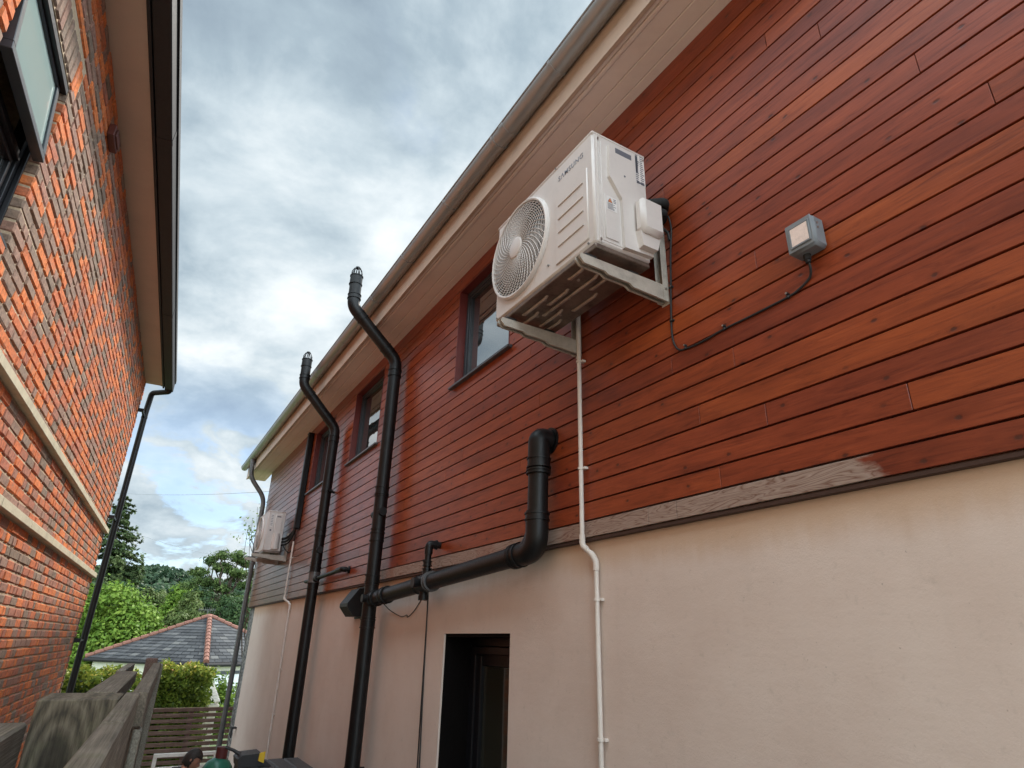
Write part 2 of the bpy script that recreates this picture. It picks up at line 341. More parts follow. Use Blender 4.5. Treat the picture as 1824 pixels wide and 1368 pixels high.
# ------------------------------------------------------------ mesh helpers
class MB:
    def __init__(self): self.v = []; self.f = []; self.r = []
    def add(self, vs, fs, rnd=0.5):
        o = len(self.v); self.v += [tuple(q) for q in vs]; self.f += [tuple(i + o for i in f) for f in fs]
        self.r += [rnd] * len(vs); return self
    def box(self, a, b, ch=0.0, rnd=0.5, jit=0.0, tf=None):
        lo = [min(a[i], b[i]) for i in range(3)]; hi = [max(a[i], b[i]) for i in range(3)]
        if ch <= 0:
            vs = [(x, y, z) for x in (lo[0], hi[0]) for y in (lo[1], hi[1]) for z in (lo[2], hi[2])]
            fs = [(0, 1, 3, 2), (4, 6, 7, 5), (0, 4, 5, 1), (2, 3, 7, 6), (0, 2, 6, 4), (1, 5, 7, 3)]
        else:
            ch = min(ch, min(hi[i] - lo[i] for i in range(3)) * 0.49)
            vs = []; idx = {}
            for sx in (0, 1):
                for sy in (0, 1):
                    for sz in (0, 1):
                        s = (sx, sy, sz)
                        for ax in range(3):
                            p = [0, 0, 0]
                            for k in range(3):
                                e = hi[k] if s[k] else lo[k]
                                if k != ax: e += -ch if s[k] else ch
                                p[k] = e
                            idx[s, ax] = len(vs); vs.append(p)
            fs = []
            for ax in range(3):
                o1, o2 = (ax + 1) % 3, (ax + 2) % 3
                for sg in (0, 1):
                    q = []
                    for (p1, p2) in ((0, 0), (1, 0), (1, 1), (0, 1)):
                        s = [0, 0, 0]; s[ax] = sg; s[o1] = p1; s[o2] = p2; q.append(idx[tuple(s), ax])
                    fs.append(tuple(q))
                for a1 in (0, 1):
                    for a2 in (0, 1):
                        s0 = [0, 0, 0]; s0[o1] = a1; s0[o2] = a2; s1 = list(s0); s1[ax] = 1
                        fs.append((idx[tuple(s0), o1], idx[tuple(s1), o1], idx[tuple(s1), o2], idx[tuple(s0), o2]))
            for s in [(i, j, k) for i in (0, 1) for j in (0, 1) for k in (0, 1)]:
                fs.append((idx[s, 0], idx[s, 1], idx[s, 2]))
        if jit: vs = [[c + random.uniform(-jit, jit) for c in p] for p in vs]
        if tf: vs = [tf(*p) for p in vs]
        return self.add(vs, fs, rnd)
    def tube(self, pts, r, seg=16, cap=True, rnd=0.5, radii=None):
        pts = [Vector(p) for p in pts]; n = len(pts)
        if n < 2: return self
        tans = []
        for i in range(n):
            if i == 0: d = pts[1] - pts[0]
            elif i == n - 1: d = pts[-1] - pts[-2]
            else: d = (pts[i + 1] - pts[i]).normalized() + (pts[i] - pts[i - 1]).normalized()
            tans.append(d.normalized())
        up = Vector((0, 0, 1)) if abs(tans[0].z) < 0.9 else Vector((1, 0, 0))
        nx = (up - tans[0] * up.dot(tans[0])).normalized(); vs = []
        for i in range(n):
            if i: nx = (nx - tans[i] * nx.dot(tans[i])).normalized()
            ny = tans[i].cross(nx); rr = radii[i] if radii else r
            for k in range(seg):
                a = 2 * math.pi * k / seg
                vs.append(pts[i] + nx * (rr * math.cos(a)) + ny * (rr * math.sin(a)))
        fs = [(i * seg + k, i * seg + (k + 1) % seg, (i + 1) * seg + (k + 1) % seg, (i + 1) * seg + k) for i in range(n - 1) for k in range(seg)]
        if cap: fs += [tuple(range(seg))[::-1], tuple((n - 1) * seg + k for k in range(seg))]
        return self.add(vs, fs, rnd)
    def prism(self, poly, axis, a, b, rnd=0.5, tf=None):
        """poly: 2D points in the two other axes (in order of axes), extruded along axis"""
        vs = []
        for e in (a, b):
            for p in poly:
                q = list(p); q.insert(axis, e); vs.append(tuple(q))
        n = len(poly); fs = [tuple(range(n)), tuple(range(n, 2 * n))[::-1]] + [(i, i + n, (i + 1) % n + n, (i + 1) % n) for i in range(n)]
        if tf: vs = [tf(*p) for p in vs]
        return self.add(vs, fs, rnd)
    def build(self, name, mat, parent=None, smooth=35, loc=None):
        me = bpy.data.meshes.new(name)
        vs = self.v
        off = Vector((0, 0, 0))
        if parent is not None: off = Vector(parent.matrix_basis.translation) + (Vector(parent.get('_o', (0, 0, 0))))
        if loc is not None: off = Vector(loc)
        vs = [(q[0] - off[0], q[1] - off[1], q[2] - off[2]) for q in vs]
        me.from_pydata(vs, [], self.f); me.update()
        at = me.attributes.new('rnd', 'FLOAT', 'POINT'); at.data.foreach_set('value', self.r)
        bm = bmesh.new(); bm.from_mesh(me); bmesh.ops.recalc_face_normals(bm, faces=bm.faces); bm.to_mesh(me); bm.free()
        if smooth:
            me.shade_smooth(); me.set_sharp_from_angle(angle=R(smooth))
        me.materials.append(mat)
        o = bpy.data.objects.new(name, me); COL.objects.link(o)
        if parent is not None: o.parent = parent
        elif loc is not None: o.location = loc
        return o

OFF = {}
def thing(name, label, cat, loc=(0, 0, 0), group=None):
    o = bpy.data.objects.new(name, None); COL.objects.link(o); o.location = loc; o.empty_display_size = 0.2
    o['label'] = label; o['category'] = cat
    if group: o['group'] = group
    return o
def tag(o, label, cat, group=None):
    o['label'] = label; o['category'] = cat
    if group: o['group'] = group
    return o
def sub(mb, name, mat, part, smooth=35):
    """child of a mesh part: part meshes sit at their thing's origin, so use the thing's offset"""
    t = part.parent; o = mb.build(name, mat, None, smooth, loc=tuple(t.location)); o.location = (0, 0, 0); o.parent = part
    return o
def arc_path(pts, rad, n=7):
    """polyline with rounded corners"""
    pts = [Vector(p) for p in pts]; out = [pts[0]]
    for i in range(1, len(pts) - 1):
        a, b_, c_ = pts[i - 1], pts[i], pts[i + 1]
        d1 = (a - b_); d2 = (c_ - b_); r_ = min(rad, d1.length * 0.49, d2.length * 0.49)
        p1 = b_ + d1.normalized() * r_; p2 = b_ + d2.normalized() * r_
        for k in range(n + 1):
            s = k / n; out.append(p1 * (1 - s) ** 2 + b_ * 2 * s * (1 - s) + p2 * s * s)
    out.append(pts[-1]); return out
def text_mesh(body, size, tf, depth=0.0008, spacing=1.0, bold=0.0):
    """letters as an MB; tf maps (x, y, d) to world"""
    cu = bpy.data.curves.new('lettering', 'FONT'); cu.body = body; cu.size = size; cu.extrude = depth / 2; cu.space_character = spacing; cu.offset = bold
    ob = bpy.data.objects.new('lettering', cu); COL.objects.link(ob)
    dg = bpy.context.evaluated_depsgraph_get(); me = bpy.data.meshes.new_from_object(ob.evaluated_get(dg))
    mb = MB(); mb.add([tf(*v.co) for v in me.vertices], [tuple(p.vertices) for p in me.polygons])
    bpy.data.objects.remove(ob); bpy.data.curves.remove(cu); bpy.data.meshes.remove(me)
    return mb

GZ = -2.45
# ------------------------------------------------------------ ground and hill
g = MB()
xs = [-900, -60, -20, -8, 0, 8, 20, 60, 900]; ys = [-200, -20, 0, 6, 12, 18, 30, 60, 120, 200, 900]
def gh(x, y): return GZ if y <= 30 else GZ - 0.6 * min(1, (y - 30) / 30)
vs = [(x, y, gh(x, y)) for y in ys for x in xs]; nx_ = len(xs)
g.add(vs, [(j * nx_ + i, j * nx_ + i + 1, (j + 1) * nx_ + i + 1, (j + 1) * nx_ + i) for j in range(len(ys) - 1) for i in range(nx_ - 1)])
o = g.build('ground', M['ground']); o['kind'] = 'structure'

def leaf_arrays(cent, nrm, size, rng, flat=0.6):
    n = len(cent)
    d = nrm + rng.normal(0, flat, (n, 3)); d /= np.linalg.norm(d, axis=1)[:, None] + 1e-9
    a = np.cross(d, rng.normal(0, 1, (n, 3))); a /= np.linalg.norm(a, axis=1)[:, None] + 1e-9
    b = np.cross(d, a); s = (size * rng.uniform(0.6, 1.4, n))[:, None]
    q = np.stack([cent - a * s, cent - b * s * 0.6, cent + a * s, cent + b * s * 0.6], 1)
    return q.reshape(-1, 3)
def leaf_object(name, quads, rnd, mat, parent=None, loc=(0, 0, 0), extra=None):
    off = np.array(parent.location if parent is not None else loc)
    v = (quads - off).astype(np.float32); n = len(v) // 4
    me = bpy.data.meshes.new(name); me.vertices.add(len(v)); me.vertices.foreach_set('co', v.ravel())
    me.loops.add(4 * n); me.loops.foreach_set('vertex_index', np.arange(4 * n, dtype=np.int32))
    me.polygons.add(n); me.polygons.foreach_set('loop_start', np.arange(0, 4 * n, 4, dtype=np.int32))
    me.update(calc_edges=True); me.validate()
    at = me.attributes.new('rnd', 'FLOAT', 'POINT'); at.data.foreach_set('value', np.repeat(np.clip(rnd, 0, 1), 4).astype(np.float32))
    me.materials.append(mat); o = bpy.data.objects.new(name, me); COL.objects.link(o)
    if parent is not None: o.parent = parent
    else: o.location = loc
    return o
def crown_pts(lobes, n, rng, jitter=0.25, shell=0.45):
    """lobes: (x, y, z, rx, ry, rz); clumps on lobes, leaves in clumps"""
    L = np.array(lobes, float); wt = (L[:, 3] * L[:, 4] * L[:, 5]) ** 0.667; wt /= wt.sum()
    ncl = max(8, n // 26); idx = rng.choice(len(L), ncl, p=wt)
    d = rng.normal(0, 1, (ncl, 3)); d /= np.linalg.norm(d, axis=1)[:, None]
    rad = 1 - shell * rng.random(ncl) ** 1.6
    cc = L[idx, :3] + d * L[idx, 3:6] * rad[:, None]
    cr = rng.random(ncl); sz = np.minimum.reduce([L[idx, 3], L[idx, 4], L[idx, 5]]) * jitter * rng.uniform(0.6, 1.3, ncl)
    k = rng.integers(0, ncl, n); off = rng.normal(0, 1, (n, 3)) * sz[k][:, None] * np.array([1, 1, 0.7])
    c = cc[k] + off; nr = d[k] * 0.7 + off / (sz[k][:, None] + 1e-9) * 0.5 + np.array([0, 0, 0.4])
    return c, nr, cr[k] * 0.6 + rng.random(n) * 0.4
def limb(mb, a, b, r0, r1, rng, n=6, wob=0.04):
    a = np.array(a, float); b = np.array(b, float); L = np.linalg.norm(b - a)
    pts = [a + (b - a) * i / n + (rng.normal(0, wob * L, 3) * (0 < i < n)) for i in range(n + 1)]
    mb.tube(pts, 1, 8, radii=[r0 + (r1 - r0) * i / n for i in range(n + 1)])
def tree(name, label, cat, base, lobes, nleaf, lsize, leafmat, seed, trunk_r=0.2, group=None, jitter=0.25, shell=0.45):
    rng = np.random.default_rng(seed); t = thing(name, label, cat, base, group)
    L = np.array(lobes, float); top = L[:, 2].max()
    mb = MB(); mid = (base[0], base[1], base[2] + (top - base[2]) * 0.55)
    limb(mb, base, mid, trunk_r, trunk_r * 0.6, rng, 8, 0.01)
    for l in lobes[:14]:
        limb(mb, (mid[0], mid[1], base[2] + (mid[2] - base[2]) * rng.uniform(0.5, 1)), l[:3], trunk_r * 0.45, trunk_r * 0.1, rng)
    mb.build('trunk', M['bark'], t)
    c, nr, rn = crown_pts(lobes, nleaf, rng, jitter, shell)
    leaf_object('crown', leaf_arrays(c, nr, lsize, rng), rn, leafmat, t)
    return t
def lobeset(cx, cy, cz, rx, ry, rz, n, rng, fr=0.42):
    out = []
    for i in range(n):
        d = rng.normal(0, 1, 3); d /= np.linalg.norm(d); k = rng.uniform(0.35, 0.72)
        f = fr * rng.uniform(0.75, 1.3)
        out.append((cx + d[0] * rx * k, cy + d[1] * ry * k, cz + d[2] * rz * k, rx * f, ry * f, rz * f))
    return out

rg = np.random.default_rng(5)
# hill ridge with its wood
hm = MB(); hv = []; NX, NY = 60, 14
def hillz(x, y):
    r = max(0.0, 1 - abs(y - 330) / 130.0); r = r * r * (3 - 2 * r)
    return -3.2 + r * (23 + 4.5 * math.sin(x * 0.021 + 1.0) + 1.2 * math.sin(x * 0.13) - 0.07 * (x - 5))
for j in range(NY + 1):
    for i in range(NX + 1):
        x = -260 + 560 * i / NX; y = 200 + 260 * j / NY
        hv.append((x, y, hillz(x, y)))
hm.add(hv, [(j * (NX + 1) + i, j * (NX + 1) + i + 1, (j + 1) * (NX + 1) + i + 1, (j + 1) * (NX + 1) + i) for j in range(NY) for i in range(NX)])
m_, t_, b_ = bsdf('hill_ground'); b_.inputs['Base Color'].default_value = (0.02, 0.045, 0.025, 1)
o = hm.build('hill', m_, smooth=60); o['kind'] = 'structure'
pc = []; pr = []
for k in range(900):
    x = rg.uniform(-25, 75); y = rg.uniform(235, 345); z = hillz(x, y); r = rg.uniform(1.6, 3.4)
    n = 26; d = rg.normal(0, 1, (n, 3)); d /= np.linalg.norm(d, axis=1)[:, None]; d[:, 2] = abs(d[:, 2]) * 1.1
    pc.append(np.array([x, y, z + 0.3]) + d * r); pr.append(np.full(n, rg.random()) * 0.7 + rg.random(n) * 0.3)
pc = np.concatenate(pc); pr = np.concatenate(pr)
o = leaf_object('far_wood', leaf_arrays(pc, np.tile([0, -0.5, 0.8], (len(pc), 1)), 1.0, rg, 0.7), pr, M['leaf_hill'])
o['kind'] = 'stuff'; o['label'] = 'dark green wood covering the distant hill'; o['category'] = 'wood'

# trees between the two houses
BG = 'trees beyond the garden'
tree('broadleaf_tree', 'bright green leafy tree behind the left end of the slate bungalow roof', 'tree', (0.1, 37, -3),
     [(-0.4, 36, 1.0, 1.2, 1.3, 1.25), (-1.6, 36, 0.4, 1.2, 1.2, 1.2), (0.55, 35.5, 0.6, 0.95, 1.1, 0.9), (1.3, 35.2, -0.1, 0.75, 0.9, 0.65), (1.95, 35.2, -0.45, 0.5, 0.7, 0.45),
      (0.0, 35, -0.6, 1.5, 1.2, 1.2), (-1.4, 35, -1.2, 1.1, 1.1, 1.1), (0.9, 35.5, -1.2, 1.0, 1.0, 0.9), (-2.6, 36, 0, 1.2, 1.2, 1.4)], 26000, 0.085, M['leaf_bright'], 11, 0.2, BG, 0.16, 0.35)
# tall spruce
def conifer(base, top, rmax, nleaf, seed, label):
    rng = np.random.default_rng(seed); t = thing('conifer_tree', label, 'tree', base, BG)
    mb = MB(); mb.tube([base, (base[0], base[1], top)], 1, 8, radii=[0.3, 0.03]); mb.build('trunk', M['bark'], t)
    C = []; N = []; Rr = []; H = top - base[2]
    br = MB()
    for k in range(230):
        f = rng.random() ** 0.85; z = top - 0.15 - f * H * 0.86; L = rmax * (0.10 + 0.98 * f ** 0.75) * rng.uniform(0.55, 1.12)
        a = rng.uniform(0, 2 * math.pi); n = int(nleaf / 230 * (0.35 + 1.2 * f)); s = rng.random(n) ** 0.7
        ang = a + rng.normal(0, 0.16, n) * (1.2 - s); rad = s * L
        zz = z + rad * 0.10 - 0.55 * (s ** 2) * L * 0.55 - abs(rng.normal(0, 0.16, n)) * (0.4 + f) + 0.25 * L * (s > 0.9) * rng.random(n)
        C.append(np.stack([base[0] + np.cos(ang) * rad, base[1] + np.sin(ang) * rad, zz], 1)); Rr.append(np.clip(rng.random() * 0.5 + s * 0.3 + rng.random(n) * 0.25, 0, 1))
        N.append(np.stack([np.cos(ang) * 0.5, np.sin(ang) * 0.5, np.ones(n)], 1))
        br.tube([(base[0], base[1], z), (base[0] + math.cos(a) * L * .8, base[1] + math.sin(a) * L * .8, z + 0.08 * L - 0.2 * L)], 0.03, 4)
    br.build('branch', M['bark'], t)
    leaf_object('crown', leaf_arrays(np.concatenate(C), np.concatenate(N), 0.17, rng, 0.5), np.concatenate(Rr), M['leaf_conifer'], t)
conifer((-2.2, 80, -3), 14.1, 5.3, 40000, 21, 'tall dark spruce rising above the bright leafy tree')
# flat-topped cedar by the house corner
rng = np.random.default_rng(33); lb = []
for (x, z, rx) in [(6.6, 6.5, 0.8), (7.7, 6.35, 0.9), (5.5, 6.1, 0.7), (8.5, 5.9, 0.9), (6.7, 5.5, 1.0), (5.0, 5.1, 0.8), (7.9, 5.0, 1.1), (5.9, 4.4, 1.0), (4.4, 4.1, 0.7), (8.9, 4.2, 1.1),
                   (7.0, 3.7, 1.2), (5.1, 3.2, 1.0), (8.2, 2.9, 1.3), (6.3, 2.3, 1.3), (9.5, 5.2, 1.0), (9.8, 2.8, 1.2), (7.6, 1.6, 1.3), (5.0, 1.7, 1.0), (6.8, .9, 1.2), (9.2, 1.4, 1.2)]:
    for q in range(3):
        lb.append((x + rng.uniform(-.45, .45), 60 + rng.uniform(-1.2, 1.2), z + rng.uniform(-.15, .15), rx * rng.uniform(.5, .85), rx * .8, 0.30 * rng.uniform(.7, 1.3)))
tree('cedar_tree', 'spreading cedar with flat layered branches beside the grey downpipe', 'tree', (7.0, 60, -3), lb, 26000, 0.10, M['leaf_cedar'], 34, 0.3, BG, 0.5, 0.7)
r2 = np.random.default_rng(40)
for (nm, lab, px_, y, zt, rx, mat, nl, sd_) in [
    ('broadleaf_tree', 'pale green tree just right of the tall spruce, below the hill', 2.46, 85, 4.9, 2.6, 'leaf_mid', 9000, 41),
    ('broadleaf_tree', 'olive green tree seen directly beneath the wooded hill ridge', 4.6, 95, 5.6, 2.6, 'leaf_mid', 9000, 42),
    ('broadleaf_tree', 'yellowish tree whose top meets the hill left of the cedar', 4.5, 72, 5.2, 1.9, 'leaf_bright', 9000, 43),
    ('conifer_shrub', 'rounded light green tree directly above the bungalow hip tiles', 3.7, 46, 2.3, 1.2, 'leaf_mid', 9000, 44),
    ('broadleaf_tree', 'dark tree in front of the cedar, above the right roof slope', 5.9, 50, 3.0, 1.6, 'leaf_dark', 9000, 45),
    ('broadleaf_tree', 'dark green tree closest to the corner downpipe, over the roof', 6.4, 44, 2.4, 1.5, 'leaf_dark', 9000, 46),
    ('conifer_shrub', 'small pointed light green tree left of the bungalow roof peak', 2.85, 42, 1.6, 0.75, 'leaf_mid', 5000, 47)]:
    x = px_; cz = zt - rx * 1.0
    tree(nm, lab, 'tree', (x, y, -3), lobeset(x, y, cz, rx, rx, rx * 1.15, 10, r2) + [(x, y, cz - rx, rx * .8, rx * .8, rx)], nl, 0.0018 * y, M[mat], sd_, 0.16, BG, 0.22)
# sapling whose twigs show past the corner downpipe
tree('sapling', 'thin leafy sapling poking out past the corner downpipe', 'tree', (2.45, 14.2, GZ),
     [(1.86, 13.6, 2.10, .05, .08, .05), (1.83, 13.6, 2.02, .05, .06, .04), (1.88, 13.6, 2.25, .04, .06, .05), (2.2, 13.8, 2.0, .35, .3, .6), (1.93, 13.6, 1.85, .04, .06, .05), (1.95, 13.7, 2.5, .04, .06, .04)], 300, 0.030, M['leaf_bright'], 51, 0.03, None, 0.5)

# ------------------------------------------------------------ slate bungalow beyond the garden
Cc, Lc, Rc = Vector((3.23, 28.33, -0.92)), Vector((-0.86, 33.5, -0.92)), Vector((7.89, 32.0, -0.92))
Kc = Lc + Rc - Cc; Ap = Vector((3.51, 32.75, 0.86))
bung = thing('bungalow', 'low white bungalow with slate hipped roof and red hip tiles', 'house', (3.5, 32.7, GZ - 0.3))
ctr = Vector((3.51, 32.75, 0))
def ins(p, k, z): q = ctr + (Vector((p.x, p.y, 0)) - ctr) * k; q.z = z; return q
mb = MB(); lo = [ins(p, 0.93, -3.2) for p in (Cc, Rc, Kc, Lc)]; hi = [ins(p, 0.93, -0.97) for p in (Cc, Rc, Kc, Lc)]
mb.add(lo + hi, [(0, 1, 5, 4), (1, 2, 6, 5), (2, 3, 7, 6), (3, 0, 4, 7), (4, 5, 6, 7)]); mb.build('wall', M['cream'], bung)
mb = MB()
def slates(A, B, T, n=15):
    dirv = (B - A)
    nrm = (B - A).cross(T - A).normalized()
    if nrm.z < 0: nrm = -nrm
    for i in range(n):
        f0, f1 = i / n, min(1, (i + 1.12) / n)
        a0, b0 = A.lerp(T, f0), B.lerp(T, f0); a1, b1 = A.lerp(T, f1), B.lerp(T, f1)
        m = max(2, int((b0 - a0).length / 0.42)); sh = 0.5 * (i % 2) / m
        cuts = [0] + [min(1, max(0, k / m + sh)) for k in range(0 if sh else 1, m)] + [1]
        for k in range(len(cuts) - 1):
            s0, s1 = cuts[k] + 0.002, cuts[k + 1] - 0.002
            if s1 <= s0: continue
            up = nrm * 0.028; dn = nrm * 0.004
            mb.add([a0.lerp(b0, s0) + up, a0.lerp(b0, s1) + up, a1.lerp(b1, s1) + dn, a1.lerp(b1, s0) + dn, a0.lerp(b0, s0), a0.lerp(b0, s1)],
                   [(0, 1, 2, 3), (4, 5, 1, 0)], random.random() ** 1.3)
for A_, B_ in ((Lc, Cc), (Cc, Rc), (Rc, Kc), (Kc, Lc)): slates(A_, B_, Ap)
sl_roof = mb.build('roof', M['slate'], bung, smooth=0)
for P in (Cc, Lc, Rc, Kc):
    hb = MB(); n = 14
    for i in range(n):
        a = P.lerp(Ap, i / n + 0.002); b = P.lerp(Ap, (i + 1) / n); hb.tube([a + Vector((0, 0, .03)), b + Vector((0, 0, .02))], 1, 8, radii=[.115, .095], rnd=random.random())
    sub(hb, 'hip_tile', M['terracotta'], sl_roof)
mb = MB()
for A_, B_ in ((Lc, Cc), (Cc, Rc), (Rc, Kc), (Kc, Lc)):
    mb.tube([A_ + Vector((0, 0, -.07)), B_ + Vector((0, 0, -.07))], 0.075, 8)
mb.build('gutter', M['gutter_black'], bung)
# garage door on the right-hand face
e = (Rc - Cc).normalized(); nrm = Vector((e.y, -e.x, 0)); w0 = ins(Cc, 0.93, 0)
def gp(s, o_, z): q = w0 + e * s + nrm * o_; return (q.x, q.y, z)
mb = MB(); 
for i in range(5):
    z0 = -1.35 - 0.36 * (i + 1)
    vs = [gp(s, o_, z) for s in (0.55, 3.0) for o_ in (0.02, 0.05) for z in (z0, z0 + 0.34)]
    mb.add(vs, [(0, 1, 3, 2), (4, 6, 7, 5), (0, 4, 5, 1), (2, 3, 7, 6), (0, 2, 6, 4), (1, 5, 7, 3)])
mb.build('garage_door', M['door_white'], bung)
mb = MB(); vs = [gp(s, o_, z) for s in (0.5, 3.05) for o_ in (0.01, 0.06) for z in (-1.345, -1.23)]
mb.add(vs, [(0, 1, 3, 2), (4, 6, 7, 5), (0, 4, 5, 1), (2, 3, 7, 6), (0, 2, 6, 4), (1, 5, 7, 3)]); mb.build('door_lintel', M['frame'], bung)
# house behind with only its chimneys showing
fh = thing('distant_house', 'house behind the bungalow with only its chimney pots showing', 'house', (4.5, 44, -3))
mb = MB(); mb.box((1.6, 42, -3), (7.4, 46, -1.0)); mb.build('wall', M['cream'], fh)
mb = MB(); mb.prism([(41.6, -1.0), (44, 0.25), (46.4, -1.0)], 0, 1.4, 7.6); rf_ = mb.build('roof', M['slate'], fh)
for cx_ in (2.60, 4.35):
    mb = MB(); mb.box((cx_ - .2, 43.8, 0.0), (cx_ + .2, 44.2, 0.62), 0.01); sub(mb, 'chimney', M['brick'], rf_)
    mb = MB(); mb.tube([(cx_, 44, .6), (cx_, 44, .95)], 1, 12, radii=[.13, .10]); mb.tube([(cx_, 44, .93), (cx_, 44, .99)], .13, 12); sub(mb, 'chimney_pot', M['pot_buff'], rf_)
mb = MB(); mb.tube([(4.55, 44, 0.2), (4.55, 44, 1.55)], .02, 6); mb.tube([(4.0, 43.9, 1.5), (5.0, 44.1, 1.53)], .014, 6)
for i in range(9): mb.tube([(4.05 + i * .11, 43.9 + i * .02, 1.36), (4.05 + i * .11, 43.9 + i * .02, 1.66)], .008, 5)
sub(mb, 'aerial', M['galv'], rf_)

# ------------------------------------------------------------ hedges, lantern, slat fence
def hedge(label, x0, x1, y0, y1, zt, nl, seed, group='clipped garden hedges'):
    rng = np.random.default_rng(seed); t = thing('hedge', label, 'hedge', ((x0 + x1) / 2, (y0 + y1) / 2, GZ), group)
    n = nl; f = rng.random(n); p = np.empty((n, 3)); nr = np.zeros((n, 3))
    face = rng.choice(4, n, p=[.40, .38, .11, .11]); u = rng.random(n); v = rng.random(n) ** 0.8
    H = zt - GZ; wob = lambda a, b: 0.05 * np.sin(a * 7.1) + 0.04 * np.sin(b * 9.3 + a * 3)
    X = x0 + u * (x1 - x0); Y = y0 + v * (y1 - y0); Z = zt - rng.random(n) ** 1.2 * H
    top = face == 0; fr = face == 1; le = face == 2; ri = face == 3
    p[top] = np.stack([X, Y, np.full(n, zt) + wob(X * 2, Y * 2)], 1)[top]; nr[top] = (0, 0, 1)
    p[fr] = np.stack([X, y0 + wob(X * 2, Z * 2), Z], 1)[fr]; nr[fr] = (0, -1, 0.3)
    p[le] = np.stack([x0 + wob(Y, Z), Y, Z], 1)[le]; nr[le] = (-1, 0, .3)
    p[ri] = np.stack([x1 + wob(Y, Z), Y, Z], 1)[ri]; nr[ri] = (1, 0, .3)
    p += rng.normal(0, 0.035, (n, 3))
    rn = rng.random(n) * 0.58 + 0.32 * (Z > zt - 0.12) * rng.random(n) + 0.42 * top * (0.5 + 0.5 * rng.random(n))
    mb = MB(); mb.box((x0 + .12, y0 + .12, GZ), (x1 - .12, y1 - .12, zt - .12)); mb.build('branches', M['leaf_dark'], t, smooth=0)
    leaf_object('foliage', leaf_arrays(p, nr, 0.032, rng, 0.7), rn, M['leaf_hedge'], t)
hedge('hedge with pinkish new tips between the fence and the white lantern', 0.75, 1.73, 14.0, 15.0, -0.60, 15000, 61)
hedge('yellow topped hedge at the foot of the brick house, left of the timber rails', -1.5, 0.45, 13.0, 13.9, -0.62, 15000, 62)
rng = np.random.default_rng(63)
tree('garden_bush', 'loose bright bush beside the white garage door', 'bush', (2.35, 17.5, GZ), [(2.15, 17.4, -1.1, .36, .4, .4), (2.5, 17.4, -1.35, .4, .4, .4), (2.2, 17.2, -1.7, .5, .4, .5), (2.8, 17.6, -1.6, .5, .4, .4)], 5000, 0.04, M['leaf_bright'], 64, 0.03)
lan = thing('garden_lantern', 'white tiered wooden lantern on a square post behind the slat fence', 'lantern', (1.95, 15.3, GZ))
mb = MB(); lx, ly = 1.97, 15.3
def pyr(z0, r0, z1, r1):
    vs = [(lx + sx * r, ly + sy * r, z) for (z, r) in ((z0, r0), (z1, r1)) for sx, sy in ((-1, -1), (1, -1), (1, 1), (-1, 1))]
    mb.add(vs, [(0, 1, 2, 3), (4, 5, 6, 7), (0, 1, 5, 4), (1, 2, 6, 5), (2, 3, 7, 6), (3, 0, 4, 7)])
for i in range(6):
    pyr(-1.20 + i * .052, .165 - i * .026, -1.20 + (i + .86) * .052, .150 - i * .026)
pyr(-.905, .016, -.84, .004); mb.build('roof', M['garden_white'], lan, smooth=0)
mb = MB(); mb.box((lx - .12, ly - .12, GZ), (lx + .12, ly + .12, -1.3), .004); mb.box((lx - .16, ly - .16, -1.3), (lx + .16, ly + .16, -1.26), .003)
for sx in (-1, 1):
    for sy in (-1, 1): mb.box((lx + sx * .12 - .02, ly + sy * .12 - .02, -1.26), (lx + sx * .12 + .02, ly + sy * .12 + .02, -1.2))
mb.build('post', M['garden_white'], lan)
sf = thing('slat_fence', 'brown horizontal slat fence across the end of the passage', 'fence', (1.2, 12.5, GZ))
mb = MB(); z = -1.075
while z > GZ:
    mb.box((-0.3, 12.5, z - .055), (2.9, 12.52, z), .003, random.random(), 0.002); z -= .0825
mb.build('slat_panel', M['slat'], sf)
for x in (-0.2, 1.36, 2.8):
    mb = MB(); mb.box((x - .035, 12.523, GZ), (x + .035, 12.59, -1.1), .004); mb.build('post', M['slat'], sf)

# white bench, person, gas bottle, box
be = thing('garden_bench', 'white painted bench behind the seated person', 'bench', (1.1, 9.95, GZ))
for x in (0.77, 1.47):
    mb = MB(); mb.box((x - .022, 9.98, GZ), (x + .022, 10.02, -1.415), .004); mb.box((x - .022, 9.55, GZ), (x + .022, 9.59, -2.02), .004); mb.build('leg', M['garden_white'], be)
mb = MB(); mb.box((.748, 9.975, -1.413), (1.495, 10.025, -1.372), .004); mb.box((.795, 9.985, -1.56), (1.445, 10.015, -1.52), .004); mb.box((.795, 9.985, -1.72), (1.445, 10.015, -1.68), .004); mb.build('backrest', M['garden_white'], be)
mb = MB()
for k in range(5): mb.box((.74, 9.56 + k * .085, -2.018), (1.5, 9.63 + k * .085, -1.995), .003)
mb.build('seat', M['garden_white'], be)

def skin_body(name, verts, edges, radii, mat, loc, root=0, subdiv=2):
    me = bpy.data.meshes.new(name); me.from_pydata([tuple(Vector(v) - Vector(loc)) for v in verts], edges, [])
    o = bpy.data.objects.new(name, me); COL.objects.link(o)
    md = o.modifiers.new('skin', 'SKIN'); 
    if not me.skin_vertices: 
        bpy.context.view_layer.objects.active = o
    sv = me.skin_vertices[0].data
    for i, r in enumerate(radii): sv[i].radius = (r, r) if not isinstance(r, tuple) else r
    sv[root].use_root = True
    md.use_smooth_shade = True
    s = o.modifiers.new('sub', 'SUBSURF'); s.levels = subdiv; s.render_levels = subdiv
    dg = bpy.context.evaluated_depsgraph_get(); dg.update(); nm = bpy.data.meshes.new_from_object(o.evaluated_get(dg))
    bpy.data.objects.remove(o); nm.materials.clear(); nm.materials.append(mat)
    for p in nm.polygons: p.use_smooth = True
    return nm
